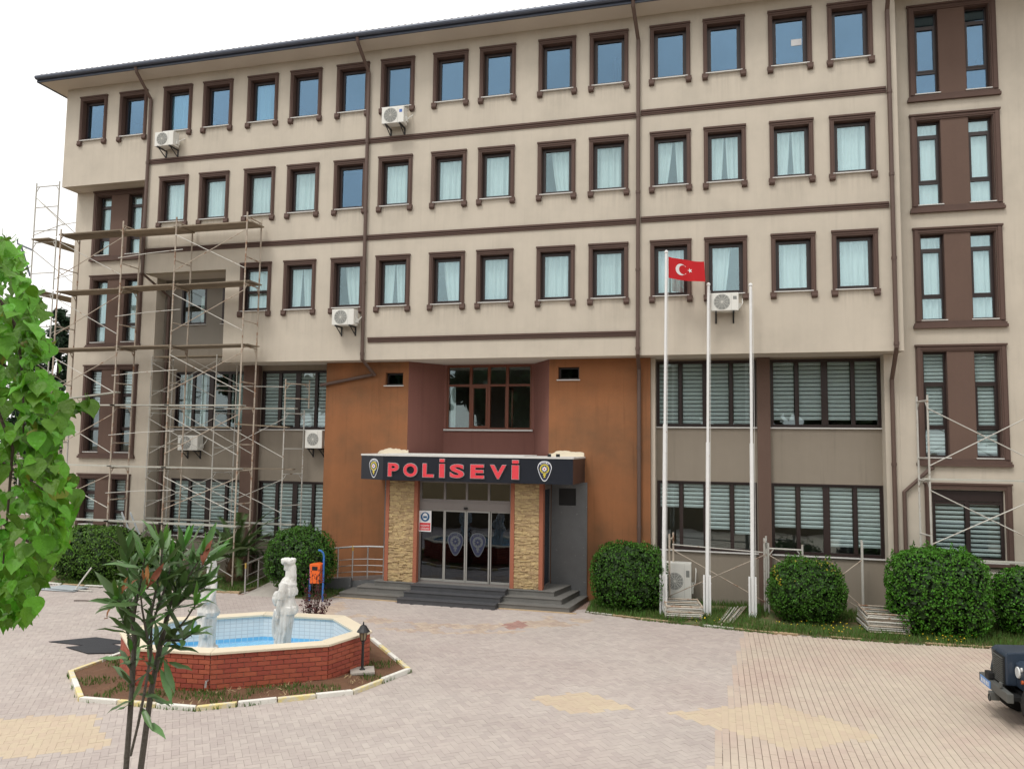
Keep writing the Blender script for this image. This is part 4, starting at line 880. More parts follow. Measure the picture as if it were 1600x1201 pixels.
# ================================================================== AIR CONDITIONERS
def ac(x, y, z, wd, hg, label, wall_y, dp=.30, bracket=True, fan=.37, logo=None, foot=False):
    t = thing('air_conditioner', (x+wd/2, y, z), label, 'air conditioner', None)
    cs_ = obj('case', MB().box(x, x+wd, y, y+dp, z, z+hg), 'ac_white', t, bevel=.018)
    cx, cz, r = x+wd*fan, z+hg*.5, min(hg*.43, wd*.33); mb = MB()
    mb.prismY([(cx+r*math.cos(2*math.pi*i/28), cz+r*math.sin(2*math.pi*i/28)) for i in range(28)], y-.004, y+.003); gr = obj('fan_grille', mb, 'ac_grille', t)
    mb = MB()
    for k in range(1, 6):
        rr = r*k/5.5; pts = [(cx+rr*math.cos(2*math.pi*i/20), y-.011, cz+rr*math.sin(2*math.pi*i/20)) for i in range(21)]; mb.tube(pts, .0035, 4, False)
    for k in range(6): a = math.pi*k/6; mb.tube([(cx-r*math.cos(a), y-.010, cz-r*math.sin(a)), (cx+r*math.cos(a), y-.010, cz+r*math.sin(a))], .004, 4)
    obj('guard_wires', mb, 'ac_white', gr)
    obj('valve_cover', MB().box(x+wd, x+wd+.05, y+dp*.45, y+dp*.9, z+hg*.15, z+hg*.45), 'ac_white', t, bevel=.008)
    obj('panel_groove', MB().box(x+wd*.73, x+wd*.735, y-.002, y+.002, z+.02, z+hg-.02), 'ac_grille', t)
    if logo: obj('logo', MB().box(x+wd*.80, x+wd*.93, y-.003, y+.002, z+hg*.62, z+hg*.80), logo, t)
    if bracket:
        for xx in (x+wd*.18, x+wd*.82): obj('bracket', MB().box(xx-.02, xx+.02, y-.02, wall_y-.002, z-.04, z-.001).bar((xx, y+.06, z-.04), (xx, wall_y-.01, z-.26), .025, .02, (1, 0, 0)).box(xx-.02, xx+.02, wall_y-.025, wall_y-.003, z-.28, z-.04), 'lamp_black', t)
    if foot: obj('base_foot', MB().box(x+.04, x+wd-.04, y+.03, y+dp-.03, z-.10, z-.001), 'lamp_black', t)
    mb = MB(); mb.tube([(x+wd+.045, y+dp*.7, z+hg*.3), (x+wd+.10, y+dp*.75, z+hg*.45), (x+wd+.11, wall_y-.03, z+hg*.7), (x+wd+.10, wall_y+.02, z+hg*.8)], .014, 6); obj('hose', mb, 'ac_white', t); return t
def pxrect(x0, y0, x1, y1, Y): a, b = onY(x0, y1, Y), onY(x1, y0, Y); return a.x, a.z, b.x-a.x, b.z-a.z
for px4, Y, lab, wy, lg in (((241, 204, 271, 229), 20.78, 'white air conditioner on the top floor wall beside the corner downpipe', D, None), ((596, 165, 631, 194), 20.78, 'white air conditioner with blue logo under a top floor window', D, 'ac_logo'),
        ((518, 482, 553, 508), 20.80, 'white air conditioner under a lowest row window left of the downpipe', D, None), ((1111, 456.5, 1154, 486), 20.80, 'white air conditioner behind the flagpoles under a curtained window', D, 'ac_grille'),
        ((277, 680, 309, 703), 21.98, 'small grey white air conditioner behind the scaffold', YL, None), ((476, 672, 503.5, 700), 21.98, 'cream air conditioner tucked against the orange wall', YL, None)):
    x, z, wd, hg = pxrect(*px4, Y); ac(x, Y, z, wd, hg, lab, wy, logo=lg, fan=.40 if px4[0] != 476 else .46)
x, z, wd, hg = pxrect(1040, 880, 1080, 935, 21.7); ac(x, 21.7, max(.12, z), wd, hg, 'tall white air conditioner standing on the ground behind a flagpole', YL, .32, False, .36, 'ac_grille', True)

# ================================================================== FLAGPOLES AND FLAG
def pole(bx, tx, y, top, label):
    t = thing('flagpole', (bx, y, 0), label, 'flagpole'); tip = Vector((tx, y, top)); base = Vector((bx, y, 0))
    at_ = lambda k: base.lerp(tip, k)
    obj('lower_tube', MB().tube([at_(0), at_(.52)], .052, 14), 'pole_white', t); obj('upper_tube', MB().tube([at_(.515), at_(1)], .038, 14), 'pole_white', t)
    obj('finial', MB().lathe([(.03, top), (.05, top+.02), (.05, top+.06), (.02, top+.09)], tip.x, y, 12), 'pole_white', t)
    for s in (-1, 1): obj('base_cheek', MB().box(bx+s*.075-.022, bx+s*.075+.022, y-.07, y+.07, .0, 1.05), 'pole_white', t)
    obj('base_bolt', MB().tube([(bx-.11, y, .85), (bx+.11, y, .85)], .014, 8), 'steel', t)
    obj('rope', MB().tube([at_(.985)+Vector((.055, -.03, 0)), base+Vector((.085, -.05, 1.1))], .005, 5), 'sill_white', t); return t
pole(-1.32, -1.22, 20.5, 9.46, 'tall white flagpole flying the red flag'); pole(-.23, -.14, 20.7, 8.58, 'bare white flagpole between two other poles'); pole(.89, .93, 20.82, 8.55, 'bare white flagpole nearest the brown pillar')
fo = Vector((-1.165, 20.5, 8.80)); FL_, FH_ = 1.02, .57
def flagpt(u, v, off=0):                                               # u along the fly 0..1, v up 0..1
    droop = -.20*u**1.3-.03*math.sin(u*5); x = FL_*u*(.93-.03*v); yv = .10*math.sin(u*7.2+v*1.0)*u**.6-.05*u
    return fo+Vector((x, yv+off, FH_*v*(1-.05*u)+droop+.045*math.sin(u*6.5+.6)*u))
fg = thing('flag', fo, 'red flag with white crescent and star waving from the tallest pole', 'flag'); mb = MB(); nu, nv = 28, 14
for i in range(nu+1):
    for k in range(nv+1): mb.v.append(tuple(flagpt(i/nu, k/nv)))
for i in range(nu):
    for k in range(nv): a = i*(nv+1)+k; mb.f.append((a, a+nv+1, a+nv+2, a+1))
obj('cloth', mb, 'flag_red', fg, smooth=True)
def flag_shape(poly, nm):
    # subdivide the outline into a triangulated patch that follows the cloth, once on each face
    for off in (-.006, .006):
        bm = bmesh.new(); vs_ = [bm.verts.new((x, y, 0)) for x, y in poly]; es = [bm.edges.new((vs_[i], vs_[(i+1) % len(vs_)])) for i in range(len(vs_))]
        bmesh.ops.triangle_fill(bm, use_beauty=True, edges=es); bmesh.ops.subdivide_edges(bm, edges=bm.edges[:], cuts=2, use_grid_fill=True)
        bm.verts.index_update(); mb = MB(); mb.v = [tuple(flagpt(v.co.x, v.co.y, off)) for v in bm.verts]; mb.f = [tuple(v.index for v in f.verts) for f in bm.faces]; bm.free(); obj(nm, mb, 'flag_white', fg, smooth=True)
asp = FH_/FL_
cres = [(.35+.27*asp*math.cos(a), .5+.27*math.sin(a)) for a in np.linspace(rad(36), rad(324), 30)]+[(.415+.215*asp*math.cos(a), .5+.215*math.sin(a)) for a in np.linspace(rad(313), rad(47), 26)]
flag_shape(cres, 'crescent')
flag_shape([(.60+(.125 if i % 2 == 0 else .05)*asp*math.cos(math.pi+i*math.pi/5), .5+(.125 if i % 2 == 0 else .05)*math.sin(math.pi+i*math.pi/5)) for i in range(10)], 'star')

# ================================================================== FOUNTAIN
FH = .66
ft = thing('fountain', (OC.x, OC.y, 0), 'eight sided red brick fountain with cream coping and pale tiled basin', 'fountain')
INN = grow(OCT, -.24); BK = grow(OCT, -.015)
mb = MB()
for i in range(8):
    j = (i+1) % 8; a, b = BK[i], BK[j]; c, d = INN[i], INN[j]
    mb.quad((*a, 0), (*b, 0), (*b, FH), (*a, FH)); mb.quad((*a, FH), (*b, FH), (*d, FH), (*c, FH))
obj('core_wall', mb, 'mortar', ft)
bricks = []; ch_, bl = FH/8, .215
for i in range(8):
    a, b = Vector((*OCT[i], 0)), Vector((*OCT[(i+1) % 8], 0)); L_ = (b-a).length; d = (b-a)/L_; nrm = Vector((d.y, -d.x, 0)); vis_ = nrm.dot((Vector((0, 0, 0))-a).normalized()) > .05
    n = max(2, round(L_/bl)); bw = L_/n
    for r in range(8):
        s0 = 0 if r % 2 == 0 else -.5
        for k in range(n+1 if r % 2 else n):
            x0_, x1_ = max(0, (k+s0)*bw), min(L_, (k+1+s0)*bw)
            if x1_-x0_ > .03: bricks.append((a, d, nrm, x0_, x1_, r, vis_))
fst = MB(); cnt = 0; bme = {}
for a, d, nrm, x0_, x1_, r, vis_ in bricks:
    g_ = .006; ln = x1_-x0_-2*g_; hh = ch_-2*g_
    if vis_ and cnt < 300:
        k = round(ln, 2)
        if k not in bme: bme[k] = shared(MB().box(-k/2, k/2, -.012, .010, 0, hh), 'brick', 'brick_red')
        c = a+d*((x0_+x1_)/2)+Vector((0, 0, r*ch_+g_)); inst('brick', bme[k], c+nrm*random.uniform(-.001, .0015), ft, rot=(0, 0, math.atan2(d.y, d.x))); cnt += 1
    else: fst.obox(a+d*(x0_+g_)-nrm*.010+Vector((0, 0, r*ch_+g_)), d*ln, nrm*.02, (0, 0, hh))
if fst.v: obj('bricks', fst, 'brick_red', ft)['kind'] = 'stuff'
CO, CI = grow(OCT, .045), grow(OCT, -.27)
for i in range(8):
    j = (i+1) % 8; e = .002; lerp = lambda p, q, t: (p[0]+(q[0]-p[0])*t, p[1]+(q[1]-p[1])*t)
    obj('coping_slab', MB().prism([lerp(CO[i], CO[j], e), lerp(CO[i], CO[j], 1-e), lerp(CI[i], CI[j], 1-e), lerp(CI[i], CI[j], e)], FH+.002, FH+.045), 'coping', ft, bevel=.006)
def uv_quads(name, quads, mat, parent):                                # quads with UVs in metres
    me = bpy.data.meshes.new(name); V = []; Fs = []; uvs = []
    for a, b, c, d in quads:
        n = len(V); V += [a, b, c, d]; Fs.append((n, n+1, n+2, n+3)); a, b, c, d = map(Vector, (a, b, c, d)); L_ = (b-a).length; hgt = (d-a).length; uvs += [(0, 0), (L_, 0), (L_, hgt), (0, hgt)]
    me.from_pydata(V, [], Fs); uvl = me.uv_layers.new(name='UVMap')
    for k, u in enumerate(uvs): uvl.data[k].uv = u
    me.materials.append(MATS[mat]); return link(bpy.data.objects.new(name, me), (0, 0, 0), parent)
ZF = .16; ZW = .27
uv_quads('basin_wall', [((*INN[(i+1) % 8], ZW-.02), (*INN[i], ZW-.02), (*INN[i], FH), (*INN[(i+1) % 8], FH)) for i in range(8)], 'tile_white', ft)
uv_quads('basin_wall_foot', [((*INN[(i+1) % 8], ZF), (*INN[i], ZF), (*INN[i], ZW-.02), (*INN[(i+1) % 8], ZW-.02)) for i in range(8)], 'tile_blue', ft)
me = bpy.data.meshes.new('basin_floor'); me.from_pydata([(*p, ZF) for p in INN], [], [tuple(range(8))]); uvl = me.uv_layers.new(name='UVMap')
for k, p in enumerate(INN): uvl.data[k].uv = p
me.materials.append(MATS['tile_blue']); link(bpy.data.objects.new('basin_floor', me), (0, 0, 0), ft)
mb = MB(); mb.add([(*p, ZW-.05) for p in INN], [tuple(range(8))]); obj('water', mb, 'water', ft)
pp = onY(322, 1064, 11.7); obj('drain_spout', MB().tube([(pp.x, 11.84, pp.z), (pp.x, 11.70, pp.z), (pp.x+.005, 11.68, pp.z-.10)], .018, 8), 'steel', ft)
# painted kerb blocks round the bed
kb = thing('kerb_ring', (OC.x, OC.y, 0), 'low kerb of white and yellow painted blocks round the fountain bed', 'kerb'); kk = 0
for i in range(8):
    a, b, c, d = (Vector((*p, 0)) for p in (KERB[i], KERB[(i+1) % 8], KO[(i+1) % 8], KO[i])); n = max(2, round((b-a).length/.62))
    for k in range(n):
        t0, t1 = k/n+.004, (k+1)/n-.004; P = [d.lerp(c, t0), d.lerp(c, t1), a.lerp(b, t1), a.lerp(b, t0)]
        obj('kerb_block', MB().prism([tuple(p[:2]) for p in P], -.03, .082+random.uniform(-.012, .006)), 'kerb_white' if kk % 2 else 'kerb_yellow', kb, bevel=.012); kk += 1
# worn kerb along the right bed
mbk = thing('bed_kerb', (1, 19.4, 0), 'low worn ochre kerb edging the grass bed by the flagpoles', 'kerb')
E_ = [(-3.30, 20.20), (-1.86, 19.86), (1.16, 19.34), (3.9, 19.28), (5.7, 19.42), (14, 19.7)]
for i in range(len(E_)-1):
    a, b = Vector((*E_[i], 0)), Vector((*E_[i+1], 0)); n = max(2, round((b-a).length/.7)); e = (b-a).normalized(); nn = Vector((e.y, -e.x, 0))
    for k in range(n): obj('kerb_block', MB().obox(a.lerp(b, k/n+.004)-Vector((0, 0, .03)), (b-a)*(1/n-.008), nn*-.09, (0, 0, .07+random.uniform(-.015, .01))), 'kerb_worn' if (k+i) % 3 else 'kerb_white', mbk, bevel=.01)
lbk = thing('bed_kerb', (-16, 19.2, 0), 'low pale kerb edging the bed with clipped hedges', 'kerb'); E_ = [(-26, 18.95), (-18, 19.05), (-15, 19.42), (-13.15, 19.6)]
for i in range(3):
    a, b = Vector((*E_[i], 0)), Vector((*E_[i+1], 0)); n = max(2, round((b-a).length/.8)); e = (b-a).normalized(); nn = Vector((e.y, -e.x, 0))
    for k in range(n): obj('kerb_block', MB().obox(a.lerp(b, k/n+.004)-Vector((0, 0, .03)), (b-a)*(1/n-.008), nn*-.09, (0, 0, .085)), 'kerb_worn' if k % 2 else 'kerb_white', lbk, bevel=.01)

# ================================================================== STATUES
def loft(mb, rings, n=40, fold=0.0, nf=9, ph=0.0, seed=0):             # rings: (cx, cy, z, hx, hy, fold)
    base = len(mb.v)
    for r_i, (cx, cy, z, hx, hy, fo_) in enumerate(rings):
        for k in range(n):
            a = 2*math.pi*k/n; m = 1+fo_*1.0*math.sin(nf*a+ph+z*2.2)+fo_*.6*math.sin((nf+4)*a+z*5+seed); mb.v.append((cx+hx*m*math.cos(a), cy+hy*m*math.sin(a), z))
    for i in range(len(rings)-1):
        for k in range(n): a = base+i*n+k; b = base+i*n+(k+1) % n; mb.f.append((a, b, b+n, a+n))
    mb.f.append(tuple(base+k for k in reversed(range(n)))); mb.f.append(tuple(base+(len(rings)-1)*n+k for k in range(n)))
def blob(mb, c, rx, ry, rz, n=16):
    loft(mb, [(c[0], c[1], c[2]+rz*math.sin(t), max(.002, rx*math.cos(t)), max(.002, ry*math.cos(t)), 0) for t in np.linspace(-1.5, 1.5, 11)], n)
def statue(name, label, loc, H_, rotz, parts_fn, voxel=.0095):
    mb = MB(); parts_fn(mb); mb.v = [(x*.86, y*.86, z*1.04) for x, y, z in mb.v]; me = mb.mesh(name); tmp = bpy.data.objects.new('tmp', me); COL.objects.link(tmp)
    m = tmp.modifiers.new('r', 'REMESH'); m.mode = 'VOXEL'; m.voxel_size = voxel; s = tmp.modifiers.new('s', 'SMOOTH'); s.factor = .5; s.iterations = 1
    out = bpy.data.meshes.new_from_object(tmp.evaluated_get(bpy.context.evaluated_depsgraph_get())); bpy.data.objects.remove(tmp)
    co = np.zeros(len(out.vertices)*3, np.float32); out.vertices.foreach_get('co', co); co = co.reshape(-1, 3)
    for q in co:
        d = mnoise.noise((q[0]*9, q[1]*9, q[2]*4))*.005+mnoise.noise((q[0]*30, q[1]*30, q[2]*8))*.005; q[0] += d; q[1] += d*.8
    out.vertices.foreach_set('co', co.ravel()); out.materials.clear(); out.materials.append(MATS['statue']); out.shade_smooth(); out.name = name
    o = link(bpy.data.objects.new(name, out), loc); o.rotation_euler = (0, 0, rotz); return props(o, label, 'statue')
def st_a(mb):                                                          # draped woman in profile to the left, wreath, jar on her far hip
    loft(mb, [(-.14, 0, 0, .24, .22, .07), (-.13, 0, .10, .21, .19, .08), (-.09, 0, .25, .18, .18, .08), (-.08, 0, .40, .175, .18, .09), (-.06, 0, .70, .19, .19, .08), (-.02, 0, .93, .195, .18, .06), (.0, 0, 1.02, .19, .175, .05), (-.005, 0, 1.14, .155, .15, .04), (0, 0, 1.28, .175, .165, .04), (.01, 0, 1.40, .19, .165, .02), (.01, 0, 1.47, .15, .13, 0), (0, 0, 1.53, .07, .07, 0), (-.005, 0, 1.62, .06, .06, 0)])
    loft(mb, [(.03, 0, .86, .19, .19, .10), (.03, 0, .93, .205, .195, .10), (.02, 0, 1.0, .20, .19, .10)], nf=7)     # overfold at the hips
    loft(mb, [(.02, 0, 1.19, .17, .17, .10), (.02, 0, 1.26, .185, .175, .10), (.01, 0, 1.33, .185, .175, .05)], nf=8)  # overfold under the bust
    blob(mb, (-.09, -.07, 1.36), .09, .08, .08); blob(mb, (-.09, .07, 1.36), .09, .08, .08)
    blob(mb, (-.01, 0, 1.735), .098, .085, .125); blob(mb, (-.095, 0, 1.73), .028, .022, .026); blob(mb, (-.075, 0, 1.665), .04, .045, .035); blob(mb, (-.075, 0, 1.77), .045, .06, .04)
    mb.tube([(.03, 0, 1.80), (.09, 0, 1.70), (.105, 0, 1.55), (.10, 0, 1.38), (.10, 0, 1.28)], [.08, .085, .09, .085, .05], 14)
    mb.tube([(-.13+.135*0, 0, 1.815)]+[(-.005+.125*math.cos(a), .115*math.sin(a), 1.805+.02*math.sin(3*a)) for a in np.linspace(math.pi, 3*math.pi, 18)], .042, 10)
    for k in range(9): a = 2*math.pi*k/9; blob(mb, (-.005+.125*math.cos(a), .115*math.sin(a), 1.825), .045, .042, .036, 10)
    mb.tube([(.0, -.15, 1.43), (-.03, -.20, 1.28), (-.05, -.21, 1.14)], [.085, .085, .07], 12); mb.tube([(-.05, -.205, 1.16), (-.10, -.215, 1.0), (-.12, -.20, .87)], [.055, .046, .036], 12); blob(mb, (-.125, -.20, .83), .04, .04, .055)
    for k in range(4): mb.tube([(-.125+(k-1.5)*.018, -.215, .82), (-.13+(k-1.5)*.02, -.215, .76)], [.013, .010], 6)
    mb.tube([(.0, .15, 1.43), (-.10, .18, 1.28), (-.20, .10, 1.20)], [.08, .065, .05], 12)
    loft(mb, [(-.27, .0, .98, .03, .03, 0), (-.27, 0, 1.02, .075, .075, 0), (-.275, 0, 1.12, .105, .10, .02), (-.27, 0, 1.20, .075, .075, 0), (-.265, 0, 1.25, .05, .05, 0)], nf=12)
    mb.tube([(-.17, -.17, .95), (-.23, -.13, .70), (-.24, -.11, .52), (-.20, -.13, .42)], [.05, .06, .055, .03], 10); mb.tube([(.05, -.15, .9), (.06, -.17, .55), (.0, -.17, .25)], [.04, .035, .03], 8)
    blob(mb, (-.26, -.1, .07), .09, .09, .09); blob(mb, (-.20, -.12, .16), .06, .06, .07)
def st_b(mb):                                                          # draped woman facing the viewer on a rough rock base, hands folded
    loft(mb, [(0, 0, 0, .36, .30, .05), (0, 0, .10, .33, .27, .06), (.02, 0, .17, .24, .22, .08)], nf=5)
    loft(mb, [(0, 0, .12, .20, .18, .09), (.02, 0, .30, .165, .16, .09), (.03, 0, .60, .175, .165, .08), (.02, 0, .88, .185, .16, .06), (.0, 0, 1.05, .15, .135, .04), (0, 0, 1.20, .17, .15, .03), (0, 0, 1.33, .195, .14, .02), (0, 0, 1.40, .15, .11, 0), (0, 0, 1.46, .065, .065, 0), (0, 0, 1.55, .055, .06, 0)])
    blob(mb, (-.07, -.12, 1.27), .075, .07, .07); blob(mb, (.07, -.12, 1.27), .075, .07, .07)
    blob(mb, (0, -.01, 1.66), .085, .098, .12); blob(mb, (0, -.105, 1.645), .018, .026, .026); blob(mb, (0, .03, 1.72), .10, .10, .085); mb.tube([(0, .06, 1.68), (0, .10, 1.5), (0, .11, 1.3)], [.09, .085, .05], 12)
    for s in (-1, 1):
        mb.tube([(s*.17, 0, 1.35), (s*.235, -.04, 1.18), (s*.22, -.10, 1.02)], [.075, .062, .055], 12); mb.tube([(s*.22, -.10, 1.03), (s*.11, -.20, 1.0), (s*.03, -.21, 1.02)], [.05, .042, .034], 10); blob(mb, (s*.02, -.215, 1.03), .04, .035, .045)
        for k in range(4): mb.tube([(s*.01, -.225, 1.0+k*.018), (-s*.045, -.235, .985+k*.018)], [.013, .010], 6)
    loft(mb, [(.04, 0, .72, .19, .18, .12), (.04, 0, .80, .215, .20, .12), (.02, 0, .9, .18, .16, .08)], nf=7)
    mb.tube([(-.16, -.1, .9), (-.10, -.17, .65), (.05, -.19, .48), (.15, -.14, .40)], [.04, .045, .045, .03], 10); mb.tube([(.14, -.1, 1.0), (.12, -.17, .7), (.14, -.17, .35)], [.04, .04, .03], 8)
s1 = onY(447, 1000, 13.35); statue('statue', 'white stone statue of a draped woman in profile with a wreath and jar', (s1.x, 13.35, ZW-.10), 1.9, 0, st_a)
s2 = onY(323, 1000, 13.0); statue('statue', 'white stone statue of a draped woman on a rock base behind the oleander', (s2.x, 13.0, ZW-.02), 1.9, rad(-20), st_b)
for sx_, sy_ in ((s1.x-.08, 13.35), (s2.x, 13.0)): obj('statue_plinth', MB().lathe([(.36, ZF+.001), (.34, ZW-.11)], sx_, sy_, 20), 'concrete', ft)

# ================================================================== GARDEN LANTERN, MATS, SHEETS, LADDER
lx, ly = onZ(566, 1048, .08)[:2]
ln_ = thing('garden_lantern', (lx, ly, 0), 'small black garden lantern on a concrete slab beside the fountain', 'lamp')
a_ = rad(28); ux, uy = Vector((math.cos(a_), math.sin(a_), 0)), Vector((-math.sin(a_), math.cos(a_), 0)); c0 = Vector((lx, ly, 0))
obj('slab', MB().obox(c0-ux*.20-uy*.19+Vector((0, 0, .0)), ux*.40, uy*.38, (0, 0, .075)).obox(c0-ux*.22-uy*.21+Vector((0, 0, .076)), ux*.44, uy*.42, (0, 0, .035)), 'concrete', ln_)
obj('post', MB().lathe([(.055, .112), (.05, .125), (.026, .14), (.024, .58), (.034, .60), (.02, .62)], lx, ly, 14), 'lamp_black', ln_)
hd = obj('lamp_cage', MB().lathe([(.028, .62), (.05, .635), (.052, .65)], lx, ly, 6), 'lamp_black', ln_)
obj('lamp_glass', MB().lathe([(.046, .652), (.080, .80), (.078, .802)], lx, ly, 6), 'lamp_glass', hd)
mb = MB()
for k in range(6): a = 2*math.pi*k/6; mb.tube([(lx+.050*math.cos(a), ly+.050*math.sin(a), .648), (lx+.085*math.cos(a), ly+.085*math.sin(a), .806)], .006, 6)
obj('ribs', mb, 'lamp_black', hd); obj('hood', MB().lathe([(.125, .800), (.118, .815), (.085, .86), (.058, .905), (.05, .915), (.018, .925), (.012, .95), (.016, .96), (.006, .985)], lx, ly, 12), 'lamp_black', ln_)
for pts, lab, gz in ((((76, 1003), (150, 996), (210, 1004), (137, 1009.5)), 'black rubber mat lying on the paving, the farther one', .008), (((103, 1012), (170, 1006), (222, 1020), (137, 1022)), 'black rubber mat lying on the paving beside the fountain', .016)):
    P = [onZ(x, y, 0) for x, y in pts]; obj('rubber_mat', MB().prism([tuple(p[:2]) for p in reversed(P)], gz, gz+.012), 'mat_rubber', label=lab, cat='mat')
sh0 = onZ(95, 921, 0)
for k, (dx, dy, wd, ln, an, lab) in enumerate(((0, 0, .5, 1.3, .05, 'pale sheet metal strip lying beneath the hedge, lowest of the pile'), (.15, .1, .55, 1.0, -.1, 'pale sheet metal strip on top of the pile by the hedge'))):
    c = Vector((sh0.x+dx, sh0.y+dy, .02+.03*k)); u = Vector((math.cos(an), math.sin(an), 0)); v = Vector((-u.y, u.x, 0)); obj('metal_sheet', MB().obox(c-u*ln/2-v*wd/2, u*ln, v*wd, (0, 0, .012)), 'sheet_metal', label=lab, cat='sheet metal')
def stick(name, a, b, r, mat, label, cat): return obj(name, MB().tube([a, Vector(a).lerp(Vector(b), .5)+Vector((0, 0, .01)), b], r, 6), mat, label=label, cat=cat)
p_ = onZ(118, 923, 0); stick('pipe', (p_.x, p_.y, .05), (p_.x+.18, p_.y+.35, .62), .022, 'scaf_grey', 'pale pipe leaning against the clipped hedge', 'pipe'); stick('pipe', (p_.x-.7, p_.y-.05, .03), (p_.x+.55, p_.y+.02, .03), .02, 'scaf_grey', 'pale pipe lying on the ground before the hedge', 'pipe')
p_ = onZ(80, 893, .3); stick('pipe', (p_.x-.2, p_.y, .05), (p_.x+.25, p_.y+.4, 1.0), .022, 'scaf_grey', 'pale pipe leaning where the hedge meets the leafy tree', 'pipe')
p_ = onZ(130, 940, 0); stick('stick', (p_.x-.3, p_.y, .02), (p_.x+.3, p_.y+.08, .025), .013, 'bark', 'thin stick lying on the paving before the hedge', 'stick')
lad = thing('ladder', (-18.9, 21.0, 0), 'grey metal ladder leaning against the tower wall behind the hedge', 'ladder'); A_, B_ = onY(215, 862, 20.9), onY(190, 800, 21.5); A_ = A_+(A_-B_)*.5
for s in (0, .34): obj('rail', MB().bar(A_+Vector((s, 0, 0)), B_+Vector((s, 0, 0)), .03, .06), 'sheet_metal', lad)
for k in range(1, 7): p = A_.lerp(B_, k/7); obj('rung', MB().tube([p, p+Vector((.34, 0, 0))], .013, 8), 'sheet_metal', lad)

# ================================================================== SCAFFOLDS
def sframe(t, x0, y0, x1, y1, z0, hgt, mats, r=.024, rung=(.33,)):   # H-frame between two legs in plan
    a, b = Vector((x0, y0, 0)), Vector((x1, y1, 0)); Z = lambda v, z: Vector((v.x, v.y, z)); d = (b-a).normalized(); mb = MB()
    mb.tube([Z(a, z0), Z(a, z0+hgt)], r, 8); mb.tube([Z(b, z0), Z(b, z0+hgt)], r, 8)
    zt = z0+hgt-.14; mb.tube([Z(a, zt), Z(b, zt)], r*.9, 8)
    for k in rung: mb.tube([Z(a, z0+hgt*k), Z(b, z0+hgt*k)], r*.8, 8)
    mb.tube([Z(a, zt-.20), Z(a+d*.14, zt)], r*.6, 6); mb.tube([Z(b, zt-.20), Z(b-d*.14, zt)], r*.6, 6)
    return obj('frame', mb, mats, t)
def brace(t, p, q, r=.013, mat='scaf_grey', bow=.0): 
    p, q = Vector(p), Vector(q); return obj('brace', MB().tube([p, p.lerp(q, .5)+Vector((0, 0, bow)), q], r, 6), mat, t)
def plank(t, x0, x1, y0, y1, z, mat='plank_wood', dz=0, n=1):
    for k in range(n):
        ya, yb = y0+(y1-y0)*k/n+.006, y0+(y1-y0)*(k+1)/n-.006; z2 = z+random.uniform(-.006, .006)
        mb = MB().add([(x0, ya, z2), (x1, ya, z2+dz), (x1, yb, z2+dz), (x0, yb, z2), (x0, ya, z2+.038), (x1, ya, z2+.038+dz), (x1, yb, z2+.038+dz), (x0, yb, z2+.038)], ((0, 3, 2, 1), (4, 5, 6, 7), (0, 1, 5, 4), (2, 3, 7, 6), (0, 4, 7, 3), (1, 2, 6, 5))); obj('plank', mb, mat, t)
s1_ = thing('scaffold', (-17.3, 20.3, 0), 'tall rusty frame scaffold with plank decks before the left end of the building', 'scaffold')
LX = [-20.85, -18.40, -16.39, -13.85]; DZ = [0, 1.86, 3.57, 5.48, 7.34, 9.26, 11.14]
YA, YB = 20.26, 21.06
for x in LX:
    for k in range(6):
        top = DZ[k+1]+(.22 if k == 5 and x > -20 else .02 if k < 5 else .10); sframe(s1_, x, YA, x-.02, YB, DZ[k]+(.03 if k else 0), top-DZ[k]-(.03 if k else 0), 'scaf_rust' if x != -20.85 or k > 2 else 'scaf_grey')
for i in range(3):
    for k in range(6):
        z0, z1 = DZ[k]+.35, DZ[k+1]-.35; a, b = LX[i], LX[i+1]
        if i == 1:
            if k > 0: brace(s1_, (a-.1, YA-.03, (DZ[k]+DZ[k+1])/2-.05), (b+.3, YA-.03, (DZ[k]+DZ[k+1])/2+.10), bow=.02); continue
            continue
        brace(s1_, (a, YA-.03, z1), (b, YA-.03, z0)); brace(s1_, (a, YA-.05, z0), (b, YA-.05, z1), mat='scaf_rust')
        if i == 2 and k in (1, 2, 3): brace(s1_, (a, YB+.03, z1), (b, YB+.03, z0), .011)
    for k in range(1, 7):
        a, b = LX[i], LX[i+1]
        if k >= 4: plank(s1_, a-.15, b+.12, YA+.05, YB-.05, DZ[k]-.085+random.uniform(-.02, .02), 'plank_wood', random.uniform(-.02, .03), 3)
        else: plank(s1_, a-.1, b+.08, YA-.05, YA+.22, DZ[k]-.08, 'plank_steel'); 
plank(s1_, -20.7, -18.6, YA+.3, YA+.5, 5.62, 'plank_steel', .22)
s2_ = thing('scaffold', (-15.5, 21.9, 0), 'second grey frame scaffold standing close to the recessed windows', 'scaffold'); L2 = [-18.05, -15.57, -13.04]
for x in L2:
    for k in range(4 if x < -13.5 else 3):
        z0 = (0, 1.80, 3.5, 5.40)[k]; sframe(s2_, x, 21.45, x+.30, 22.12, z0, (1.80, 1.70, 1.9, 1.75)[k]-.03, 'scaf_grey', .021)
sframe(s2_, -13.04, 21.45, -12.52, 22.0, 5.40, .9, 'scaf_rust', .021)
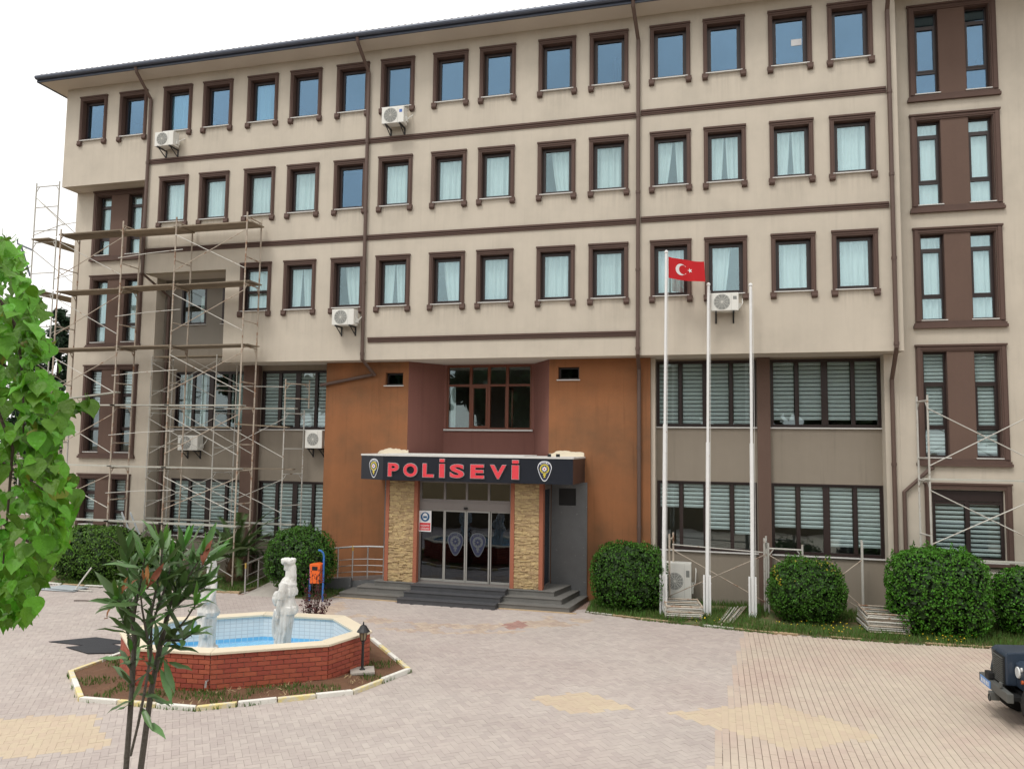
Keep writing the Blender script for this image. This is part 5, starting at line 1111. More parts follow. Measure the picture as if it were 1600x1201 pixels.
for i in range(2):
    for k in range(4 if i == 0 else 3):
        z0, z1 = (.35, 2.15, 3.85, 5.75)[k], (1.45, 3.15, 5.05, 6.9)[k]; brace(s2_, (L2[i], 21.42, z1), (L2[i+1], 21.42, z0), .011); brace(s2_, (L2[i], 21.40, z0), (L2[i+1], 21.40, z1), .011)
    plank(s2_, L2[i]-.1, L2[i+1]+.3, 21.5, 21.72, 5.36, 'plank_steel'); plank(s2_, L2[i]-.1, L2[i+1]+.3, 21.5, 21.7, 3.46, 'plank_wood'); plank(s2_, L2[i]-.05, L2[i+1]+.35, 21.5, 21.7, 1.76, 'plank_steel')
plank(s2_, -18.0, -15.15, 21.5, 21.95, 7.08, 'plank_wood'); brace(s2_, (-15.5, 21.4, 6.1), (-13.04, 21.4, 6.05), .015)
plank(s2_, -17.4, -14.95, 21.38, 21.56, 4.75, 'plank_wood'); plank(s2_, -14.75, -12.9, 21.38, 21.56, 4.86, 'plank_wood', -.09)
s3_ = thing('scaffold', (-22.8, 22.5, 0), 'slender grey scaffold tower beside the left flank of the building', 'scaffold'); Z3 = [0, 1.9, 3.8, 5.7, 7.6, 9.5, 11.4]
for y in (21.5, 24.0, 26.5):
    for k in range(7): sframe(s3_, -23.32, y, -22.32, y, Z3[k]+.02, 1.86+(.12 if k == 6 else 0), 'scaf_grey', .022, (.12, .55) if k == 6 else (.33,))
for k in range(7):
    for y0, y1 in ((21.5, 24.0), (24.0, 26.5)): brace(s3_, (-23.34, y0, Z3[k]+1.5), (-23.34, y1, Z3[k]+.4), .012); brace(s3_, (-22.30, y0, Z3[k]+.4), (-22.30, y1, Z3[k]+1.5), .012)
    if k > 1: plank(s3_, -23.2, -22.45, 21.3, 26.6, Z3[k]-.10, 'plank_wood', 0, 2)
brace(s3_, (-23.32, 21.47, 12.9), (-22.0, 21.47, 11.8)); brace(s3_, (-23.32, 21.47, 11.5), (-21.95, 21.47, 11.85))
mb = MB().tube([(-24.0, 21.5, 11.25), (-23.32, 21.5, 10.98)], .03, 8).tube([(-23.85, 21.5, 11.2), (-23.36, 21.5, 10.05)], .03, 8).tube([(-24.0, 21.5, 11.25), (-24.02, 21.5, 11.42)], .02, 8); obj('hoist_arm', mb, 'gutter', s3_)
obj('hoist_rope', MB().tube([(-23.9, 21.48, 11.2), (-24.02, 21.48, 6.2)], .008, 5).tube([(-23.86, 21.52, 11.2), (-23.88, 21.52, 6.2)], .008, 5), 'sill_white', s3_)
s4_ = thing('scaffold', (1.2, 21.6, 0), 'single storey scaffold frames standing before the lower right windows', 'scaffold')
for x, y0, y1 in ((-1.22, 21.45, 21.9), (1.22, 21.4, 21.95), (3.58, 21.35, 21.9)): sframe(s4_, x, y0, x+.08, y1, 0, 1.98, 'scaf_rust' if x < 0 else 'scaf_grey', .026, (.16,))
sframe(s4_, 1.32, 21.38, 2.15, 21.32, .02, 1.84, 'scaf_grey', .026, (.16,))
for a, b in ((-1.22, 1.22), (2.15, 3.58)): brace(s4_, (a, 21.38, 1.62), (b, 21.36, .35), .013, 'scaf_rust'); brace(s4_, (a, 21.36, .35), (b, 21.34, 1.55), .013, 'scaf_rust')
brace(s4_, (1.35, 21.3, 1.55), (3.58, 21.3, .3), .013, 'scaf_rust'); brace(s4_, (-1.15, 21.5, 1.70), (1.25, 21.45, 1.60), .016)
s5_ = thing('scaffold', (6, 21.2, 0), 'pale scaffold with crossed braces before the right wing windows', 'scaffold')
for x in (5.02, 7.55):
    for k, (z0, hh) in enumerate(((0, 1.85), (1.87, 1.85), (3.74, 1.95))): sframe(s5_, x+.06, 20.95, x-.04, 21.55, z0, hh, 'scaf_grey', .025, (.2,))
for z0, z1 in ((2.05, 3.35), (3.95, 5.35)): brace(s5_, (5.08, 20.92, z1), (7.61, 20.92, z0), .015); brace(s5_, (5.08, 20.90, z0), (7.61, 20.90, z1), .015)
plank(s5_, 4.95, 7.7, 20.9, 21.15, 3.60, 'plank_steel'); plank(s5_, 4.95, 7.7, 20.9, 21.15, 1.66, 'plank_steel'); brace(s5_, (5.3, 20.95, 1.45), (7.6, 20.95, 1.40), .014)
# stacks of dismantled frames and a bundle of braces in the grass
def frame_stack(px0, px1, n, lab, grp, an):
    a, b = onZ(*px0, .03), onZ(*px1, .03); c = (a+b)/2; wd = (b-a).length
    for k in range(n):
        t = math.radians(random.uniform(-2, 2))+an; u = Vector((math.cos(t), math.sin(t), 0)); v = Vector((-u.y, u.x, 0)); o_ = c-u*wd/2+Vector((random.uniform(-.03, .03), random.uniform(-.03, .03)+.0, .06+k*.046)); mb = MB(); ln = 1.05
        mb.tube([o_, o_+v*ln], .021, 8); mb.tube([o_+u*wd, o_+u*wd+v*ln], .021, 8); mb.tube([o_+v*.03, o_+u*wd+v*.03], .019, 8); mb.tube([o_+v*(ln-.05), o_+u*wd+v*(ln-.05)], .019, 8); mb.tube([o_+v*.55, o_+u*wd+v*.55], .016, 8)
        obj('scaffolding_section', mb, 'scaf_grey' if k % 3 else 'scaf_rust', label=lab, cat='scaffolding', group=grp)
frame_stack((1042, 968), (1098, 970), 7, 'dismantled scaffold frame in the low stack between the flagpoles', 'frames stacked by the flagpoles', rad(8))
frame_stack((1357, 991), (1421, 994), 10, 'dismantled scaffold frame in the tall stack between two bushes', 'frames stacked between the bushes', rad(2))
for k in range(11):
    a = onZ(1122+k*2.2, 973+random.uniform(-3, 3), .05+.012*(k % 4)); b = onZ(1140+k*2.6, 950+random.uniform(-3, 3), .10+.03*(k % 4)); obj('loose_brace', MB().tube([a, a.lerp(b, .5)+Vector((.03, 0, .03)), b], .015, 6), 'scaf_grey' if k % 2 else 'scaf_rust', label='loose scaffold brace in the bundle lying in the grass by the flagpoles', cat='scaffolding', group='braces bundled in the grass')

# ================================================================== SHRUBS, HEDGES, PALM, FAR TREES
def leaf_cloud(P, Nrm, size, mat, aspect=.55, name='foliage', parent=None, jit=.7, mi=None):
    n = len(P); P = np.asarray(P, float); Nrm = np.asarray(Nrm, float)+RNG.normal(0, jit, (n, 3)); Nrm /= np.linalg.norm(Nrm, axis=1)[:, None]+1e-9
    t = np.cross(Nrm, RNG.normal(0, 1, (n, 3))); t /= np.linalg.norm(t, axis=1)[:, None]+1e-9; b = np.cross(Nrm, t)
    s = (RNG.uniform(.7, 1.3, n)*size)[:, None]
    V = np.stack([P-t*s*.5, P+b*s*aspect*.5+Nrm*s*.08, P+t*s*.5, P-b*s*aspect*.5+Nrm*s*.08], 1)
    me = fast_mesh(name, V.reshape(-1, 3), np.arange(n*4).reshape(-1, 4), mat, mi); o = link(bpy.data.objects.new(name, me), (0, 0, 0), parent) if parent else link(bpy.data.objects.new(name, me), (0, 0, 0)); return o
def bush(cx, cy, z0, z1, rx, ry, label, mat, n=9000, p=2.6, size=.058, sprig=14, name='clipped_bush', cat='bush', lump=.13, yellow=0, seed=0):
    t = thing(name, (cx, cy, 0), label, cat); cz = (z0+z1)/2; rz = (z1-z0)/2
    d = RNG.normal(0, 1, (n, 3)); d /= np.linalg.norm(d, axis=1)[:, None]
    r = (np.abs(d)**p).sum(1)**(-1/p); lm_ = np.array([mnoise.noise((q[0]*2.3+seed, q[1]*2.3, q[2]*2.3))*.6+mnoise.noise((q[0]*6+seed, q[1]*6, q[2]*6))*.5 for q in d]); r *= 1+lump*lm_
    dep = np.where(RNG.uniform(0, 1, n) < .72, np.abs(RNG.normal(0, .045, n)), RNG.uniform(.05, .5, n)); r *= 1-dep
    P = np.stack([cx+d[:, 0]*r*rx, cy+d[:, 1]*r*ry, cz+d[:, 2]*r*rz], 1); P[:, 2] = np.maximum(P[:, 2], .03); N_ = d.copy()
    ex, en, ym = [], [], []
    for _ in range(sprig):
        a = RNG.uniform(0, 6.28); rr = math.sqrt(RNG.uniform(0, .8)); bx, by = math.cos(a)*rr, math.sin(a)*rr; bz = (max(0, 1-rr**p))**(1/p); h_ = RNG.uniform(.05, .26)
        for k in range(int(h_/.014)): f_ = k*.014; ex.append((cx+bx*rx+RNG.normal(0, .018), cy+by*ry+RNG.normal(0, .018), cz+bz*rz*.97+f_)); en.append((RNG.normal(), RNG.normal(), .4))
    if ex: P = np.vstack([P, ex]); N_ = np.vstack([N_, en])
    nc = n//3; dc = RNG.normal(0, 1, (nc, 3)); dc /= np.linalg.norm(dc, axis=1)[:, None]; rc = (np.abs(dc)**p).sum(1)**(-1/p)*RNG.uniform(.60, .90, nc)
    C_ = np.stack([cx+dc[:, 0]*rc*rx, cy+dc[:, 1]*rc*ry, np.maximum(.05, cz+dc[:, 2]*rc*rz)], 1); leaf_cloud(C_, dc, size*2.6, 'leaf_back', .8, 'inner_foliage', t, .35)  # inner leaves coloured darker, painting shade into the gaps of the outer foliage
    gp = np.array([mnoise.noise((q[0]*4.2+seed, q[1]*4.2, q[2]*4.2)) for q in P]); kp = (gp < .22) | (RNG.uniform(0, 1, len(P)) < .30); P = P[kp]; N_ = N_[kp]
    mi = np.zeros(len(P), int); mats = [mat]
    if yellow:
        mats = [mat, 'leaf_yellow']; ok = (P[:, 2] > z0+(z1-z0)*.62) & (P[:, 1] < cy); cl = np.array([mnoise.noise((q[0]*5, q[1]*5, q[2]*5)) for q in P]); mi[ok & (cl > .30) & (RNG.uniform(0, 1, len(P)) < yellow)] = 1
    leaf_cloud(P, N_, size, mats, .62, 'foliage', t, .75, mi)
    for k in range(5):
        a = RNG.uniform(0, 6.28); q = Vector((cx+math.cos(a)*rx*.45, cy+math.sin(a)*ry*.45, cz+rz*.2)); obj('stem', MB().tube([(cx+math.cos(a)*.05, cy+math.sin(a)*.05, -.02), ((cx+q.x)/2, (cy+q.y)/2, cz*.6), q], [.03, .025, .01], 6), 'bark', t)
    return t
bush(-18.55, 20.0, .0, 1.66, 1.25, .85, 'large dense clipped hedge bush before the tower with a ladder behind', 'leaf_hedge', 14400, 3.6, .062, 10, 'hedge_bush')
bush(-17.15, 20.75, .05, 1.27, .92, .6, 'lower clipped hedge bush with pale leaf edges beside the large one', 'leaf_hedge', 7000, 3.4, .06, 6, 'hedge_bush', seed=3)
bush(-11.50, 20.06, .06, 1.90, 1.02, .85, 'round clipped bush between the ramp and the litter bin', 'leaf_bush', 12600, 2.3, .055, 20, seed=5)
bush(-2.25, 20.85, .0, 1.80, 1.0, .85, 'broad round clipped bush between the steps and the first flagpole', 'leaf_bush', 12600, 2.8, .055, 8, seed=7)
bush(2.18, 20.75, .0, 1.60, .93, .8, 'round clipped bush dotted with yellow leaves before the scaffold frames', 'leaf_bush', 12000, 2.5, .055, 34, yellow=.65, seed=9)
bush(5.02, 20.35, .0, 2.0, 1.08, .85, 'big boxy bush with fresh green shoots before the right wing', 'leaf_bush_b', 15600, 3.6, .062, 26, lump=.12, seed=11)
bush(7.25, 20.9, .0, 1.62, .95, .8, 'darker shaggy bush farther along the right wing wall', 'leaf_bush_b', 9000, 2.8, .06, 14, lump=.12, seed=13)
# dark red shrub behind the fountain
sx_, sy_ = -8.45, 15.42; rs = thing('red_shrub', (sx_, sy_, 0), 'small open shrub with dark red leaves behind the fountain', 'shrub'); P_, N_ = [], []
for k in range(34):
    a = RNG.uniform(0, 6.28); sp_ = RNG.uniform(.08, .42); hh = RNG.uniform(.7, 1.55)*(1.1-sp_*.6); tip = Vector((sx_+math.cos(a)*sp_, sy_+math.sin(a)*sp_*.8, hh)); b0 = Vector((sx_+RNG.normal(0, .03), sy_+RNG.normal(0, .03), .03)); md = b0.lerp(tip, .5)+Vector((math.cos(a)*.05, 0, .06)); obj('stem', MB().tube([b0, md, tip], [.007, .005, .003], 5), 'bark', rs)
    for q in range(26): f_ = RNG.uniform(.45, 1.02); pt_ = b0.lerp(md, f_*2) if f_ < .5 else md.lerp(tip, f_*2-1); P_.append(tuple(pt_+Vector(RNG.normal(0, .028, 3)))); N_.append((RNG.normal(), RNG.normal()-.6, .6))
leaf_cloud(P_, N_, .05, 'leaf_red', .5, 'foliage', rs)
# palm
pc = Vector((-14.25, 20.95, 0)); pm_ = thing('palm', pc, 'low shaggy palm with arching dark fronds below the scaffold', 'palm tree')
mb = MB(); mb.lathe([(.24, 0), (.27, .25), (.22, .55), (.14, .8)], pc.x, pc.y, 14)
for k in range(90): a = RNG.uniform(0, 6.28); z = RNG.uniform(.05, .75); r0 = .24; u = Vector((math.cos(a), math.sin(a), 0)); q = pc+u*r0+Vector((0, 0, z)); s_ = Vector((-u.y, u.x, 0))*.03; mb.add([q-s_, q+s_, q+u*.10+Vector((0, 0, .14))], ((0, 1, 2),))
obj('trunk', mb, 'palm_trunk', pm_)
for k in range(46):
    a = 2*math.pi*k/46*2.4+RNG.uniform(-.2, .2); el = RNG.uniform(.15, 1.35); L_ = RNG.uniform(1.2, 1.9); u = Vector((math.cos(a), math.sin(a), 0)); mb = MB(); pts = []
    for i in range(11):
        s_ = i/10*L_; e = el-1.25*(i/10)**1.5*(.6+.6*(1-el/1.4)); pts.append((pts[-1]+(u*math.cos(e)+Vector((0, 0, math.sin(e))))*(L_/10)) if pts else pc+u*.10+Vector((0, 0, .78)))
    if min(p.y for p in pts) < 19.6 or max(p.y for p in pts) > 22.25: 
        for p in pts: p.y = min(max(p.y, 19.7), 22.22)
    mb.tube(pts, [.016*(1-.8*i/10) for i in range(11)], 5)
    for i in range(2, 11):
        for sub in (0, .33, .66):
            p = pts[i].lerp(pts[min(10, i+1)], sub); d = (pts[i]-pts[i-1]).normalized(); sd_ = d.cross(Vector((0, 0, 1))).normalized()
            for sg in (-1, 1):
                tip = p+(sd_*sg*.75+d*.75+Vector((0, 0, -.12)))*.26*(1-.5*i/10); w_ = d*.03; mb.add([p-w_, p+w_, tip], ((0, 1, 2),))
    obj('frond', mb, 'leaf_palm', pm_)
# dark conifer beyond the left corner, and leafy trees on the terrace behind the viewer (seen in the panes)
def conifer(base, h, r, label, n=9600):
    t = thing('conifer', base, label, 'tree'); P_, N_ = [], []; b0 = Vector(base)
    obj('trunk', MB().tube([b0, b0+Vector((0, 0, h*.97))], [r*.09, .02], 8), 'bark', t)
    for k in range(64):
        f_ = .12+.86*k/64; z = h*f_; rr = r*(1-f_)**.75*RNG.uniform(.65, 1.1)+.15; a = RNG.uniform(0, 6.28); u = Vector((math.cos(a), math.sin(a), 0)); e = b0+u*rr+Vector((0, 0, z-.05*rr)); s0 = b0+Vector((0, 0, z)); 
        for q in range(n//64): q_ = RNG.uniform(.1, 1)**.7; P_.append(tuple(s0.lerp(e, q_)+Vector(RNG.normal(0, .10+.13*q_, 3))*Vector((1, 1, .35)).length*.6)); N_.append((u.x*.3, u.y*.3, 1))
    leaf_cloud(P_, N_, .34, 'leaf_dark', .45, 'crown', t, .5)
c1_, c2_ = onW(90, 600, 52), onW(40, 640, 60); conifer((c1_.x, c1_.y, 0), 13.4, 3.6, 'dark conifer standing beyond the left corner of the building'); conifer((c2_.x, c2_.y, 0), 12.0, 3.8, 'smaller dark conifer farther back beyond the scaffold tower')
bt = None
for k, (x, y, sc) in enumerate(tuple((-34+k*5.2, (-9, -15, -11, -18)[k % 4], (1.15, 1.4, 1.0, 1.5)[k % 4]) for k in range(15))):
    if bt is None:
        P_, N_ = [], []
        for c in range(44):
            u = RNG.normal(0, 1, 3); u /= np.linalg.norm(u); cc = np.array([0, 0, 5.2])+u*np.array([2.6, 2.6, 2.3])*RNG.uniform(.4, 1)
            for q in range(130): v = RNG.normal(0, 1, 3); v /= np.linalg.norm(v); P_.append(cc+v*RNG.uniform(.6, 1.25)); N_.append(v)
        bt = leaf_cloud(P_, N_, .62, 'leaf_back', .8, 'crown').data; COL.objects.unlink(bpy.data.objects[-1]) if False else None
        proto = [o for o in bpy.data.objects if o.data == bt][0]; bpy.data.objects.remove(proto)
        tm = shared(MB().tube([(0, 0, 0), (.1, 0, 2.5), (0, .1, 5)], [.22, .17, .08], 8), 'trunk', 'bark')
    t = thing('terrace_tree', (x, y, 2.62), 'round leafy tree on the terrace behind the viewer, mirrored in the panes', 'tree', 'trees on the terrace'); inst('crown', bt, (x, y, 2.62), t, (0, 0, k*1.3), (sc, sc, sc)); inst('trunk', tm, (x, y, 2.62), t)

# ================================================================== FOREGROUND TREE (broad lobed leaves)
def leaf_outline(kind):
    if kind == 0: return [(0, .05), (.02, .22), (.12, .38), (.30, .46), (.50, .42), (.70, .28), (.88, .10), (1.02, 0)]
    if kind == 1: return [(0, .06), (-.03, .22), (.08, .42), (.26, .50), (.36, .40), (.44, .28), (.52, .36), (.64, .40), (.72, .26), (.86, .12), (1.02, 0)]
    return [(0, .05), (-.05, .18), (.05, .34), (.22, .40), (.42, .34), (.58, .30), (.72, .22), (.88, .09), (1.04, 0)]
def leaf_mesh(name, outline, mats, curl=.18, fold=.22, petiole=.35, wmul=1.0, pr=.012):
    mb = MB(); n = len(outline); mid = [(x, 0) for x, _ in outline]; zc = lambda x, y: -curl*x*x+fold*abs(y)+.035*math.sin(x*9+y*6)
    for x, y in mid: mb.v.append((x, 0, zc(x, 0)))
    for s in (1, -1):
        b = len(mb.v)
        for x, y in outline: mb.v.append((x, s*y*wmul, zc(x, y*wmul)))
        for i in range(n-1):
            q = (i, i+1, b+i+1, b+i) if s > 0 else (i, b+i, b+i+1, i+1); mb.f.append(q)
    if petiole: mb.tube([(-petiole, 0, .12), (0, 0, 0)], pr, 4, False)
    me = mb.mesh(name, smooth=True); me.materials.append(MATS[mats]); return me
LEAF = [leaf_mesh('leaf', leaf_outline(k), 'leaf_tree', .16+.1*k) for k in (0, 1, 2, 0)]; LEAFO = leaf_mesh('leaf', leaf_outline(0), 'leaf_tree_old')
YB_ = [370, 385, 420, 460, 500, 540, 580, 610, 640, 665, 700, 750, 800, 830, 870, 910, 950, 978]; XB_ = [-5, 26, 38, 54, 72, 80, 86, 98, 118, 108, 98, 112, 118, 108, 92, 74, 58, 26]
tw = Vector((-4.9, 3.55, 0)); tree = thing('mulberry_tree', tw, 'leafy young tree with large bright green lobed leaves at the plaza edge', 'tree')
def basis(x, nrm): x = x.normalized(); z = (nrm-x*nrm.dot(x)).normalized(); y = z.cross(x); return Matrix((x, y, z)).transposed()
vis_n = 0; stuffV, stuffF, stuffM = [], [], []
twigs = MB(); trunk_top = None
obj('trunk', MB().tube([tw, tw+Vector((.05, .05, 1.4)), tw+Vector((.0, .1, 2.6)), tw+Vector((.1, .15, 4.4))], [.085, .07, .055, .02], 10), 'bark', tree)
def limb(pxs, w0, w1, r0=.018):
    pts = [onW(x, y, w0+(w1-w0)*i/(len(pxs)-1)) for i, (x, y) in enumerate(pxs)]; st_ = tw+Vector((0, .1, min(max(pts[0].z-.5, 1.2), 4.2))); pts = [st_, st_.lerp(pts[0], .6)+Vector((0, 0, .1))]+pts; obj('limb', MB().tube(pts, [r0*(1-.75*i/(len(pts)-1)) for i in range(len(pts))], 7), 'bark', tree); return pts
LIMBS = [limb(p, a, b) for p, a, b in ((((-60, 430), (0, 470), (22, 505), (33, 560), (37, 640), (36, 700)), 4.7, 4.9), (((-80, 520), (-10, 560), (40, 590), (75, 640)), 5.0, 5.2), (((-80, 560), (-20, 600), (20, 700), (12, 800), (5, 880)), 4.6, 4.6), (((-70, 420), (-30, 410), (10, 395)), 5.2, 5.3), (((-60, 600), (30, 640), (80, 645), (118, 642), (146, 640)), 5.0, 5.1), (((-90, 700), (0, 720), (60, 760), (105, 790)), 4.9, 5.2), (((-100, 760), (-20, 800), (50, 850), (60, 920)), 5.0, 5.0), (((-200, 520), (-330, 500), (-450, 560)), 5.3, 5.5), (((-200, 700), (-330, 720), (-460, 800)), 5.0, 5.4))]
cand = []
for _ in range(1500):
    y = RNG.uniform(380, 975); xr = np.interp(y, YB_, XB_)+26*mnoise.noise((y/38, 2.2, 0)); x = xr-abs(RNG.normal(0, 1))*55-4
    if mnoise.noise((x/26, y/26, 4.4)) > .42: continue
    if x < -25: x = RNG.uniform(-25, max(-20, xr-5))
    if y < 470 and RNG.uniform() < .25: continue
    cand.append((x, y, RNG.uniform(4.4, 5.9)))
for x, y in ((112, 648), (122, 652), (128, 645), (136, 648), (146, 640), (148, 650), (131, 655), (104, 640), (128, 800), (124, 790), (100, 585)): cand.append((x-6, y-12, 5.05))
for _ in range(620):
    y = RNG.uniform(330, 1000); cand.append((RNG.uniform(-560, -25), y, RNG.uniform(4.3, 6.2)))
for x, y, w_ in cand:
    vis_ = x > -24; P = onW(x, y, w_); L_ = RNG.choice([RNG.uniform(.05, .085), RNG.uniform(.085, .145)])*(1 if vis_ else 1.2)
    az = RNG.uniform(-1, 1)*1.5+math.atan2(-P.y, -P.x)+(.5 if x > 40 else 0); out = Vector((math.cos(az), math.sin(az), 0)); dip = RNG.uniform(.35, 1.25)
    xd = out*math.cos(dip)+Vector((0, 0, -math.sin(dip))); nr = Vector((0, 0, 1))*math.cos(dip)+out*math.sin(dip)+Vector(RNG.normal(0, .42, 3)); Mx = basis(xd, nr)
    old = RNG.uniform() < (.02 if x < 60 else .07); me = LEAFO if old else LEAF[int(RNG.integers(0, 4))]
    P = P-xd*L_*.5
    if vis_ and vis_n < 300 and w_ < 5.35:
        o = inst('leaf', me, P, tree, Mx.to_euler(), (L_, L_*RNG.uniform(.85, 1.1), L_)); vis_n += 1
    else:
        b = len(stuffV); R4 = Mx
        for v in me.vertices: stuffV.append(tuple(P+R4 @ (v.co*L_)))
        for p in me.polygons: stuffF.append(tuple(b+i for i in p.vertices)); stuffM.append(1 if old else 0)
mb = MB(); mb.v = stuffV; mb.f = stuffF; fo_ = obj('leaves', mb, ['leaf_tree', 'leaf_tree_old'], tree, smooth=True); fo_['kind'] = 'stuff'
if len(fo_.data.polygons) == len(stuffM): fo_.data.polygons.foreach_set('material_index', stuffM)

# ================================================================== OLEANDER ON THE TERRACE EDGE
ob = onW(212, 1290, 2.95); ol = thing('oleander', (ob.x, ob.y, 2.62), 'young oleander with narrow dark green leaves and two bare stems', 'shrub')
oleaf = [(0, .012), (.08, .03), (.25, .08), (.5, .10), (.75, .073), (.92, .025), (1, 0)]
OLM = [leaf_mesh('leaf', oleaf, 'leaf_oleander', c, .35, .05, 1.0, .02) for c in (.08, .22, .42)]; OLN = leaf_mesh('leaf', oleaf, 'leaf_oleander_new', .1, .4, .05, .9, .02); OLD_ = leaf_mesh('leaf', oleaf, 'leaf_oleander_dry', .25, .5, .05, 1.3, .02)
OW_ = 2.95
def stem(pxs, w0, w1, r0, r1): pts = [onW(x, y, w0+(w1-w0)*i/(len(pxs)-1)) for i, (x, y) in enumerate(pxs)]; obj('stem', MB().tube(pts, [r0+(r1-r0)*i/(len(pts)-1) for i in range(len(pts))], 8), 'bark_oleander', ol); return pts
stem(((190, 1330), (197, 1200), (206, 1080), (210, 1000), (207, 960)), 2.95, 2.95, .0115, .008); stem(((212, 1330), (220, 1200), (236, 1080), (250, 1010), (262, 960)), 2.97, 2.97, .0125, .009); stem(((204, 1180), (216, 1130), (226, 1080), (236, 1020), (236, 960)), 2.92, 2.90, .005, .005)
TW = [(((207, 960), (202, 920), (199, 885), (197, 860)), 2.95, 3.05, 10), (((207, 960), (198, 945), (190, 940), (184, 938)), 2.95, 2.85, 8), (((207, 980), (215, 930), (222, 900), (226, 872)), 2.93, 2.85, 10), (((236, 960), (245, 915), (252, 880), (254, 852)), 2.9, 2.88, 10), (((262, 960), (275, 920), (282, 885), (288, 855)), 2.97, 3.05, 10), (((262, 950), (285, 915), (305, 885), (318, 862)), 2.97, 2.95, 9), (((268, 930), (300, 895), (325, 880), (338, 868)), 2.97, 3.1, 8), (((250, 1010), (275, 985), (292, 965), (305, 945)), 2.97, 2.9, 7), (((207, 1000), (200, 990), (194, 975), (190, 962)), 2.95, 3.0, 7), (((236, 1020), (228, 985), (222, 950), (220, 930)), 2.9, 2.8, 8), (((206, 1080), (204, 1050), (206, 1020)), 2.95, 2.95, 5), (((236, 1080), (243, 1045), (250, 1010)), 2.97, 2.97, 6), (((262, 960), (282, 940), (300, 925), (322, 915)), 2.97, 3.0, 7), (((236, 980), (250, 940), (262, 905), (268, 880)), 2.9, 2.95, 9), (((255, 1000), (285, 1000), (300, 990)), 2.97, 2.9, 5)]
def add_leaf(P, d, nr, L_, me): Mx = basis(d, nr); inst('leaf', me, P, ol, Mx.to_euler(), (L_, L_, L_))
for pxs, w0, w1, nn in TW:
    pts = stem(pxs, w0, w1, .005, .0028); tot = len(pts)-1
    for k in range(nn):
        f_ = (k+.6)/nn*tot; i = min(int(f_), tot-1); p = pts[i].lerp(pts[i+1], f_-i); d = (pts[i+1]-pts[i]).normalized(); d = (d+Vector((0, 0, .35))).normalized(); a0 = k*1.05
        u = d.cross(Vector((.3, 1, .2))).normalized(); v = d.cross(u); last = k == nn-1
        for q in range(3):
            if RNG.uniform() < .40 and not last: continue
            a = a0+q*2.094+RNG.uniform(-.25, .25); rd = u*math.cos(a)+v*math.sin(a); al = RNG.uniform(.2, .45) if k > nn-3 else RNG.uniform(.4, .9); dd = d*math.cos(al)+rd*math.sin(al)
            add_leaf(p, dd, d*math.sin(al)-rd*math.cos(al), RNG.uniform(.10, .155)*(.75 if last else 1), OLN if last and RNG.uniform() < .7 else OLM[int(RNG.integers(0, 3))])
for x, y, n_, w_ in ((192, 925, 2, 2.85), (168, 965, 1, 2.83), (232, 915, 3, 2.82), (318, 880, 2, 2.93)):
    for k in range(n_): a = RNG.uniform(-.7, .7); add_leaf(onW(x, y, w_), Vector((math.sin(a)*.8, RNG.normal(0, .3), 1)), Vector((RNG.normal(0, .4), -1, .2)), RNG.uniform(.065, .095), OLD_)
for x, y, dx, dz in ((206, 1096, -1, -.15), (206, 1100, -.9, -.35), (215, 1085, 1, .1), (228, 1085, 1, .05), (232, 1132, 1, .35), (222, 1105, .6, -.3), (240, 1095, .9, .1), (250, 1045, .7, -.5), (262, 1035, 1, -.05), (255, 1030, .5, -.9), (230, 1050, -.3, -.8), (225, 1030, -.9, -.2), (200, 1030, -.9, .1), (258, 1010, 1, .05)):
    add_leaf(onW(x, y, 2.93), Vector((dx, RNG.normal(-.2, .25), dz)), Vector((RNG.normal(0, .2), -.35, 1)), RNG.uniform(.11, .15), OLM[int(RNG.integers(0, 3))])

# ================================================================== VEHICLE AT THE RIGHT EDGE
VC = Vector((4.30, 14.32, 0)); th = rad(181); vh = Vector((math.cos(th), math.sin(th), 0)); vl = Vector((-vh.y, vh.x, 0))
def vp(b, l, z): return VC-vh*b+vl*l+Vector((0, 0, z))
def vbox(mb, b0, b1, l0, l1, z0, z1): return mb.obox(vp(b0, l0, z0), vp(b1, l0, z0)-vp(b0, l0, z0), vp(b0, l1, z0)-vp(b0, l0, z0), (0, 0, z1-z0))
def vprof(mb, prof, l0, l1):                        # side profile (b, z) extruded across
    n = len(prof); mb.add([vp(b, l0, z) for b, z in prof]+[vp(b, l1, z) for b, z in prof], [tuple(range(n)), tuple(reversed(range(n, 2*n)))]+[(i, (i+1) % n, n+(i+1) % n, n+i) for i in range(n)]); return mb
car = thing('parked_truck', vp(2.2, 0, 0), 'dark navy off road police truck with round headlights at the paving edge', 'car')
obj('bonnet', vprof(MB(), [(.12, .62), (.12, 1.08), (.17, 1.135), (1.25, 1.24), (1.25, .62)], -.23, .23), 'car_navy', car, bevel=.025)
gr_ = obj('grille', vprof(MB(), [(.095, .62), (.095, 1.06), (.119, 1.06), (.119, .62)], -.21, .21), 'car_black', car)
for k in range(13): obj('grille_slat', vbox(MB(), .075, .094, -.20, .20, .64+k*.032, .655+k*.032), 'car_grey', gr_)
